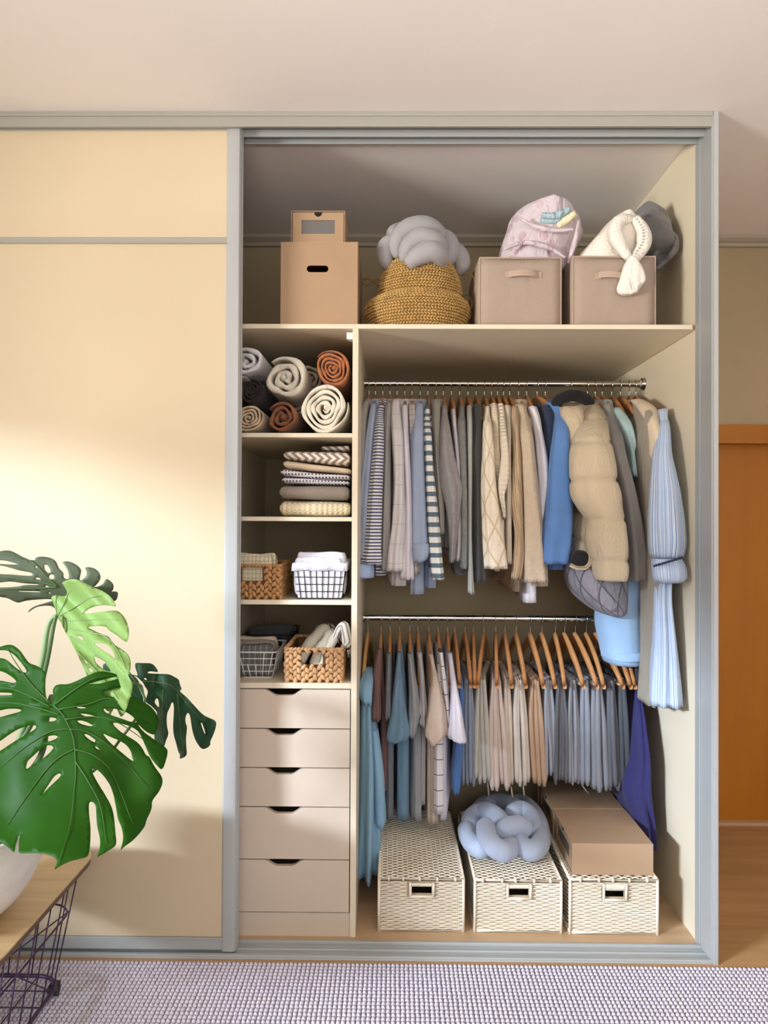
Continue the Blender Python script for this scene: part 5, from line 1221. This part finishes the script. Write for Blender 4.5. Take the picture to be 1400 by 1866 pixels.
def perim(z0, z1, i0, i1, n):
    def pts(z, ins, n):
        P = np.array(rrect(TX0+ins, TX1-ins, TY0+ins, TY1-ins, .07)); Q = np.vstack([P, P[:1]]); s = np.concatenate([[0], np.cumsum(np.linalg.norm(np.diff(Q, axis=0), axis=1))])
        tt = np.linspace(0, s[-1], n+1)[:-1]; return np.array([np.interp(tt, s, Q[:, 0]), np.interp(tt, s, Q[:, 1]), np.full(n, z)]).T
    return pts(z0, i0, n), pts(z1, i1, n)
A_, B_ = perim(ZT-.018, .052, .024, .072, 28)
for i in range(28): put('wire', MB().tube([A_[i], B_[i]], .0019, 6), 'purple_wire', tb, ang=180)
for i in range(0, 28, 1):
    j = (i+4) % 28
    if i % 4 == 0: put('wire', MB().tube([A_[i]*.45+B_[i]*.55 if False else (A_[i]+(B_[i]-A_[i])*.35), B_[j]], .0019, 6), 'purple_wire', tb, ang=180)
for k in range(1, 7):
    x = TX0+.072+(TX1-TX0-.144)*k/7; put('wire', MB().tube([(x, TY0+.072, .052), (x, TY1-.072, .052)], .0019, 6), 'purple_wire', tb, ang=180)
    y = TY0+.072+(TY1-TY0-.144)*k/7; put('wire', MB().tube([(TX0+.072, y, .052), (TX1-.072, y, .052)], .0019, 6), 'purple_wire', tb, ang=180)
for x, y in ((TX0+.09, TY0+.09), (TX1-.09, TY0+.09), (TX0+.09, TY1-.09), (TX1-.09, TY1-.09)):
    c = MB().tube([(x, y, .052), (x, y, .036)], .006, 10); c.add(*(lambda q: (q.v, q.f, q.uv))(MB().prism([(y-.014, .040), (y-.016, .028), (y-.008, .034), (y+.012, .034), (y+.016, .042)], 'x', x-.012, x+.012)))
    cs = put('castor', c, 'rubber', tb, ang=40)
    for s in (-1, 1): put('wheel', MB().tube([(x+s*.0045, y, .0265), (x+s*.0115, y, .0265)], .0155, 18), 'rubber', cs, ang=40)

# ------------------------------------------------------------------ potted monstera
mat('pot_ceramic', '#E0DCD2', .7, bump=.5, bs=150, mott=.08, ms=25); mat('soil', '#3B2A1E', 1, bump=2, bs=80, bdist=.01); mat('stem_green', '#7F9B68', .45); mat('stem_dark', '#4F6A3A', .5)
def leafmat(key, c1, c2, tr): 
    m = mat(key, c1, .5, spec=.3, mott=.12, ms=18, bump=.15, bs=60); nt = m.node_tree; b = nt.nodes['Principled BSDF']; out = nt.nodes['Material Output']
    tl = nt.nodes.new('ShaderNodeBsdfTranslucent'); tl.inputs[0].default_value = lin(c2); mx = nt.nodes.new('ShaderNodeMixShader'); mx.inputs[0].default_value = tr
    nt.links.new(b.outputs[0], mx.inputs[1]); nt.links.new(tl.outputs[0], mx.inputs[2]); nt.links.new(mx.outputs[0], out.inputs[0]); return m
mat('vein_deep', '#355E1A', .6)
leafmat('leaf_deep', '#2F6410', '#5AA800', .5); leafmat('leaf_light', '#9DBB6E', '#A8D848', .35); leafmat('leaf_grey', '#5B6650', '#6E7E50', .15); leafmat('leaf_dark', '#2F5236', '#4A7A3C', .22)
pl = thing('potted_monstera', (-1.02, -.42, ZT), 'large green monstera in a pale rough pot on the side table', 'plant')
PC = (-1.02, -.50)
prof = [(.085, 0), (.125, .012), (.165, .05), (.195, .10), (.21, .15), (.205, .19), (.195, .205), (.182, .205), (.180, .19), (.17, .17)]
n = 48; vs = []
for r, z in cr(prof, 40):
    for j in range(n): vs.append((PC[0]+r*math.cos(2*math.pi*j/n), PC[1]+r*math.sin(2*math.pi*j/n), ZT+.0005+z))
fs = [(i*n+j, i*n+(j+1) % n, (i+1)*n+(j+1) % n, (i+1)*n+j) for i in range(39) for j in range(n)]+[tuple(range(n-1, -1, -1))]
put('pot', MB().add(vs, fs), 'pot_ceramic', pl, ang=60)
put('soil', MB().blob((PC[0], PC[1], ZT+.155), (.172, .172, .02), 24, 8), 'soil', pl)

def inside(P, poly):
    x, y = P[:, 0], P[:, 1]; c = np.zeros(len(P), bool); n = len(poly); j = n-1
    for i in range(n):
        xi, yi = poly[i]; xj, yj = poly[j]
        if abs(yj-yi) > 1e-12:
            k = ((yi > y) != (yj > y)) & (x < (xj-xi)*(y-yi)/(yj-yi)+xi); c ^= k
        j = i
    return c
def smooth_poly(P, it=2):
    P = np.array(P, float)
    for _ in range(it):
        Q = np.roll(P, -1, 0); P = np.stack([.78*P+.22*Q, .22*P+.78*Q], 1).reshape(-1, 2)
    keep = [0]
    for i in range(1, len(P)):
        if np.linalg.norm(P[i]-P[keep[-1]]) > .9: keep.append(i)
    return P[keep]
def leaf(outline, holes, depth, m, Zc, grid=7.0, ribs=(), rw=.0022, rm='stem_green', label=None):
    O = smooth_poly([Zc(*p) for p in outline]); Hs = [smooth_poly([Zc(*p) for p in h], 2) for h in holes]
    pts = [tuple(p) for p in O]; ed = [(i, (i+1) % len(O)) for i in range(len(O))]
    for h in Hs:
        o_ = len(pts); pts += [tuple(p) for p in h]; ed += [(o_+i, o_+(i+1) % len(h)) for i in range(len(h))]
    mn, mx_ = O.min(0), O.max(0); gx, gy = np.meshgrid(np.arange(mn[0], mx_[0], grid), np.arange(mn[1], mx_[1], grid)); G = np.stack([gx.ravel()+(gy.ravel()/grid % 2)*grid*.5, gy.ravel()], 1)
    k = inside(G, O)
    for h in Hs: k &= ~inside(G, h)
    B = np.array(pts); G = G[k]
    if len(G):
        d = np.min(np.linalg.norm(G[:, None]-B[None], axis=2), axis=1); G = G[d > grid*.45]
    r = delaunay_2d_cdt([Vector(p) for p in pts+[tuple(g) for g in G]], ed, [], 0, 1e-5)
    V = np.array([tuple(v) for v in r[0]]); T = np.array([f for f in r[2] if len(f) == 3]); C = V[T].mean(1)
    k = inside(C, O)
    for h in Hs: k &= ~inside(C, h)
    T = T[k]; a = V[T[:, 1]]-V[T[:, 0]]; b_ = V[T[:, 2]]-V[T[:, 0]]; cr_ = a[:, 0]*b_[:, 1]-a[:, 1]*b_[:, 0]
    T = [tuple(t) if c < 0 else tuple(t[::-1]) for t, c in zip(T, cr_)]
    W = [at(p[0], p[1], depth(p[0], p[1])) for p in V]
    o = put('leaf', MB().add(W, [tuple(int(i) for i in t) for t in T]), m, pl, solid=.0012, ang=180, label=label)
    for rb in ribs:
        P = cr([Zc(*p) for p in rb], 16); Q = [at(p[0], p[1], depth(p[0], p[1])-.0022) for p in P]
        put('vein', MB().tube(Q, np.linspace(rw, rw*.35, 16), 6), rm, o, ang=180)
    return o
ZL = Zf(0, 1160, 4.375)
dv = 875
outA = [(415,540),(432,500),(425,465),(420,425),(440,390),(480,378),(540,382),(620,350),(700,310),(770,280),(830,276),(900,290),(950,315),(900,325),(860,335),(800,350),(760,362),(712,374),(716,380),(800,376),(900,346),(960,334),(1010,350),(1060,385),(1120,440),(1060,398),(1000,402),(930,410),(880,425),(830,435),(818,450),(830,470),(880,482),(950,486),(1050,478),(1080,480),(1130,515),(1190,545),(1240,600),(1265,660),(1255,740),(1235,785),(1190,772),(1150,745),(1120,715),(1100,695),(1110,720),(1150,765),(1200,800),(1260,845),(1310,875),(1338,30+dv),(1330,90+dv),(1295,195+dv),(1250,150+dv),(1200,90+dv),(1170,20+dv),(1130,800),(1100,750),(1040,715),(970,695),(900,685),(905,705),(950,750),(1010,790),(1080,830),(1130,880),(1165,920+30),(1190,80+dv),(1230,160+dv),(1290,240+dv),(1298,290+dv),(1270,360+dv),(1210,435+dv),(1210,500+dv),(1165,590+dv),(1155,640+dv),(1100,710+dv),(1050,760+dv),(990,800+dv),(955,838+dv),(975,780+dv),(985,720+dv),(970,640+dv),(940,580+dv),(925,480+dv),(905,380+dv),(880,310+dv),(840,250+dv),(790,195+dv),(750,175+dv),(730,185+dv),(745,230+dv),(790,310+dv),(840,390+dv),(890,480+dv),(910,560+dv),(920,680+dv),(930,770+dv),(915,800+dv),(850,840+dv),(800,870+dv),(770,885+dv),(790,840+dv),(800,780+dv),(795,720+dv),(775,640+dv),(768,560+dv),(765,480+dv),(750,450+dv),(725,438+dv),(708,455+dv),(710,540+dv),(722,640+dv),(722,740+dv),(715,830+dv),(700,880+dv),(640,895+dv),(560,915+dv),(500,940+dv),(425,990+dv),(455,940+dv),(455,905+dv),(430,880+dv),(370,860+dv),(280,848+dv),(200,852+dv),(150,852+dv),(150,800+dv),(155,740+dv),(160,690+dv),(145,720+dv),(125,780+dv),(115,850+dv),(90,830+dv),(50,790+dv),(0,765+dv),(-100,720+dv),(-180,600+dv),(-260,400+dv),(-300,200+dv),(-320,900),(-310,700),(-290,500),(-240,300),(-160,160),(-60,100),(0,82),(40,70),(70,64),(110,70),(160,110),(200,170),(235,215),(290,230),(340,260),(365,300),(360,400),(365,480),(390,525)]
holA = [[(-200,112),(0,108),(60,110),(120,150),(180,220),(213,270),(210,290),(170,280),(120,245),(60,190),(20,170),(-200,160)],
 [(-220,262),(0,272),(50,290),(110,330),(135,360),(110,372),(50,360),(0,350),(-220,330)], [(-240,440),(0,445),(90,448),(103,458),(85,468),(0,470),(-240,470)],
 [(-250,620),(0,590),(60,575),(150,575),(180,590),(140,605),(60,625),(0,645),(-250,680)], [(-260,930),(-100,880),(0,835),(60,790),(130,745),(200,715),(260,703),(295,712),(280,740),(220,775),(150,815),(80,860),(20,900),(-60,950),(-250,1000)],
 [(430,885),(410,865),(370,868),(320,900),(260,955),(215,995),(203,1065),(260,1025),(340,975),(400,925)], [(230,502),(310,525),(320,530),(260,515)], [(315,575),(360,578),(395,595),(410,600),(340,590)],
 [(355,655),(390,643),(440,648),(458,662),(420,678),(375,675)], [(603,565),(640,558),(697,566),(650,575)], [(628,612),(700,618),(775,640),(750,648),(680,635)], [(610,670),(650,668),(700,685),(750,712),(710,715),(640,695)],
 [(345,825),(380,795),(430,785),(465,795),(450,815),(390,838),(350,835)], [(668,775),(700,780),(750,815),(792,850),(750,845),(690,805)], [(748,865),(775,880),(797,905),(770,895)],
 [(815,768),(880,800),(950,828),(1010,865),(1045,915),(1058,975),(1068,997),(1030,975),(960,915),(900,865),(850,815)], [(822,572),(900,572),(980,590),(1040,620),(1085,665),(1092,686),(1040,680),(960,650),(880,625),(835,600)],
 [(490,1100),(470,1088),(430,1115),(390,1175),(350,1235),(328,1277),(370,1225),(420,1175),(470,1130)]]
def dA(px, py):
    u = (px-100)/200; v = (py-1290)/300
    return -.60+.10*u*u-.16*v*abs(v) + .02*math.sin(px*.05)*math.sin(py*.03)*abs(u) - (.05*max(0, v))
ribsA = [[(430,550),(500,620),(560,740),(590,830),(600,960),(605,1100),(590,1250),(560,1500),(470,1800)], [(470,580),(700,540),(900,500),(1200,700)], [(520,660),(750,640),(950,690),(1250,900)], [(550,740),(700,760),(900,900),(1180,1200)], [(595,900),(750,950),(900,1100),(1060,1500)], [(605,1000),(700,1150),(800,1350),(850,1650)], [(550,735),(400,760),(200,880),(0,1050)], [(590,900),(450,980),(300,1150),(60,1500)], [(440,540),(600,420),(760,330),(930,310)], [(400,530),(250,380),(120,200),(60,90)], [(400,560),(250,480),(100,420),(-100,400)], [(470,620),(300,570),(100,530),(-150,540)]]
leaf(outA, holA, dA, 'leaf_deep', ZL, 8, ribsA, .0019, 'vein_deep')
ZBk = Zf(0, 990, 5.385)
outB = [(0,80),(60,70),(110,75),(180,110),(260,155),(320,168),(350,165),(342,150),(380,132),(440,132),(500,145),(545,170),(565,210),(580,250),(625,290),(622,330),(640,350),(670,350),(680,320),(670,270),(640,220),(610,185),(650,175),(700,185),(760,215),(800,260),(790,310),(778,360),(800,365),(850,320),(855,280),(832,240),(870,232),(930,245),(975,285),(990,330),(975,375),(940,415),(915,430),(960,428),(1010,400),(1040,345),(1080,365),(1115,405),(1115,450),(1095,475),(1060,485),(1120,470),(1160,480),(1155,530),(1135,570),(1000,560),(800,600),(600,690),(550,645),(500,610),(430,610),(350,625),(262,688),(300,640),(360,610),(430,590),(520,565),(505,545),(400,548),(260,560),(180,585),(130,565),(70,535),(0,525),(-100,500),(-180,450),(-240,330),(-230,200),(-120,110)]
holB = [[(-160,150),(0,165),(60,170),(125,188),(180,205),(160,210),(80,208),(-160,190)], [(-180,212),(0,215),(100,240),(200,270),(300,285),(325,303),(310,322),(200,315),(100,305),(0,303),(-180,290)], [(-180,390),(0,385),(100,372),(250,395),(383,400),(380,410),(250,408),(180,425),(100,432),(-160,440)], [(170,465),(260,467),(395,470),(395,480),(280,478),(180,472)], [(345,225),(365,230),(365,243),(348,240)], [(432,212),(460,208),(490,245),(500,285),(470,292),(440,260)], [(480,325),(500,303),(530,310),(535,340),(510,355),(485,350)], [(345,340),(375,335),(402,350),(390,358),(355,352)], [(437,415),(470,415),(488,435),(465,440)], [(472,480),(495,482),(495,495),(480,492)]]
leaf(outB, holB, lambda x, y: -.40+.10*((y-1045)/60)**2*.4+.0002*(x-100), 'leaf_grey', ZBk, 6, [[(560,420),(460,330),(340,200),(200,130),(0,95)], [(560,420),(380,380),(150,345),(-100,340)], [(560,430),(380,440),(150,445),(0,450)]], .002, 'stem_dark')
ZCl = Zf(80, 1040, 6.667)
outC = [(160,560),(150,500),(120,400),(90,330),(85,250),(105,200),(150,185),(190,195),(205,160),(250,125),(330,103),(400,105),(450,125),(520,160),(590,190),(615,210),(640,215),(700,240),(780,290),(840,350),(885,440),(820,425),(740,415),(650,425),(570,450),(510,490),(483,515),(500,525),(600,512),(700,500),(800,487),(900,487),(960,540),(1010,620),(1035,720),(1030,800),(1005,875),(950,830),(870,770),(800,730),(770,690),(740,675),(650,670),(560,675),(530,690),(560,705),(640,745),(720,780),(790,800),(820,850),(880,920),(960,960),(1020,1010),(1055,1080),(1055,1180),(1040,1240),(1020,1270),(1060,1340),(1080,1400),(1070,1480),(1040,1560),(1000,1700),(940,1790),(900,1700),(870,1600),(840,1500),(850,1650),(830,1720),(740,1690),(650,1500),(560,1350),(500,1210),(450,1110),(400,1000),(330,870),(260,740),(205,620)]
holC = [[(395,795),(440,790),(480,815),(487,840),(450,840),(410,815)], [(480,1075),(510,1090),(535,1130),(510,1130)], [(535,1185),(560,1180),(600,1220),(570,1240)], [(600,880),(640,915),(720,970),(800,1020),(870,1080),(850,990),(800,920),(740,885),(660,875)], [(605,1030),(680,1065),(750,1105),(760,1150),(800,1190),(820,1230),(760,1218),(700,1180),(650,1140),(620,1090)], [(870,1085),(905,1135),(960,1210),(1012,1268),(985,1240),(915,1165)]]
leaf(outC, holC, lambda x, y: -.42-.0009*(x-105)+.05*math.cos((y-1110)*.022)+.015*math.sin((x-y)*.09), 'leaf_light', ZCl, 5, [[(165,555),(230,430),(290,290),(330,235)], [(190,550),(400,430),(560,330),(700,310)], [(210,600),(450,605),(700,590),(900,600)], [(260,690),(500,740),(750,800),(900,980),(1000,1200)], [(315,800),(550,950),(800,1130),(1000,1350)], [(400,980),(550,1130),(700,1290),(900,1560)], [(160,540),(145,420),(150,200)]], .0016, 'stem_green')
ZDl = Zf(230, 1190, 7.778)
outD = [(240,420),(200,380),(150,330),(60,320),(50,300),(150,320),(170,320),(150,260),(130,200),(130,150),(150,138),(250,143),(340,142),(400,175),(440,230),(452,275),(400,262),(330,258),(290,280),(330,290),(420,293),(540,297),(620,305),(700,350),(750,380),(760,450),(785,500),(780,540),(755,500),(765,545),(800,580),(870,640),(960,740),(1050,840),(1120,895),(1200,930),(1260,955),(1280,1000),(1265,1080),(1230,1170),(1190,1250),(1192,1310),(1140,1350),(1090,1360),(1050,1340),(1000,1270),(960,1180),(930,1060),(910,900),(885,845),(860,855),(835,920),(840,990),(862,1040),(855,1130),(845,1200),(850,1330),(862,1460),(755,1505),(768,1440),(740,1400),(710,1280),(670,1150),(665,1020),(675,880),(680,760),(665,695),(640,700),(620,770),(580,850),(572,960),(580,1060),(600,1130),(590,1180),(560,1250),(540,1330),(470,1340),(400,1250),(400,1100),(440,950),(440,830),(400,790),(350,740),(280,700),(285,640),(310,560),(300,520),(270,480)]
holD = [[(400,700),(425,640),(455,645),(468,720),(468,780),(430,745)], [(1055,985),(1075,985),(1110,1080),(1130,1155),(1110,1140),(1075,1050)], [(245,360),(270,350),(300,370),(280,388)]]
leaf(outD, holD, lambda x, y: -.30+.0012*max(0, y-1255)*.6-.06*math.cos((x-y+980)*.016)+.012*math.sin(x*.14), 'leaf_dark', ZDl, 5, [[(240,400),(420,410),(650,470),(850,700),(1100,1000)], [(520,520),(520,750),(500,1150)], [(720,580),(750,850),(800,1350)]], .0018, 'stem_dark')
outE = [(185,1212),(196,1207),(205,1220),(235,1225),(252,1238),(258,1258),(262,1280),(258,1290),(235,1262),(200,1255)]
leaf(outE, [], lambda x, y: -.25, 'leaf_dark', ZP, 5, [[(190,1212),(220,1235),(255,1275)]], .0012, 'stem_dark')
base = (PC[0], PC[1], ZT+.16)
def stem(P, r, m, y0, y1, end=None):
    Q = [at(p[0], p[1], y) for p, y in zip(P, np.linspace(y0, y1, len(P)))]
    Q = cr(Q+[np.array(base)+np.array([random.uniform(-.04, .04), random.uniform(-.04, .04), 0])], 40); put('stem', MB().tube(Q, np.linspace(r*.8, r*1.35, 40), 12), m, pl, ang=180)
stem([(103, 1123), (98, 1140), (85, 1210), (64, 1290), (45, 1340)], .0052, 'stem_dark', -.41, -.40)
stem([(104, 1122), (94, 1128), (86, 1150), (76, 1210), (52, 1300), (30, 1360)], .0062, 'stem_green', -.40, -.40)
stem([(95, 1285), (93, 1270), (85, 1310), (60, 1400)], .006, 'stem_dark', -.59, -.48)
stem([(236, 1226), (244, 1238), (259, 1262), (262, 1285), (225, 1340), (150, 1420)], .003, 'stem_dark', -.34, -.40)
stem([(262, 1270), (258, 1250), (240, 1244), (222, 1238), (200, 1300), (120, 1420)], .003, 'stem_green', -.30, -.40)
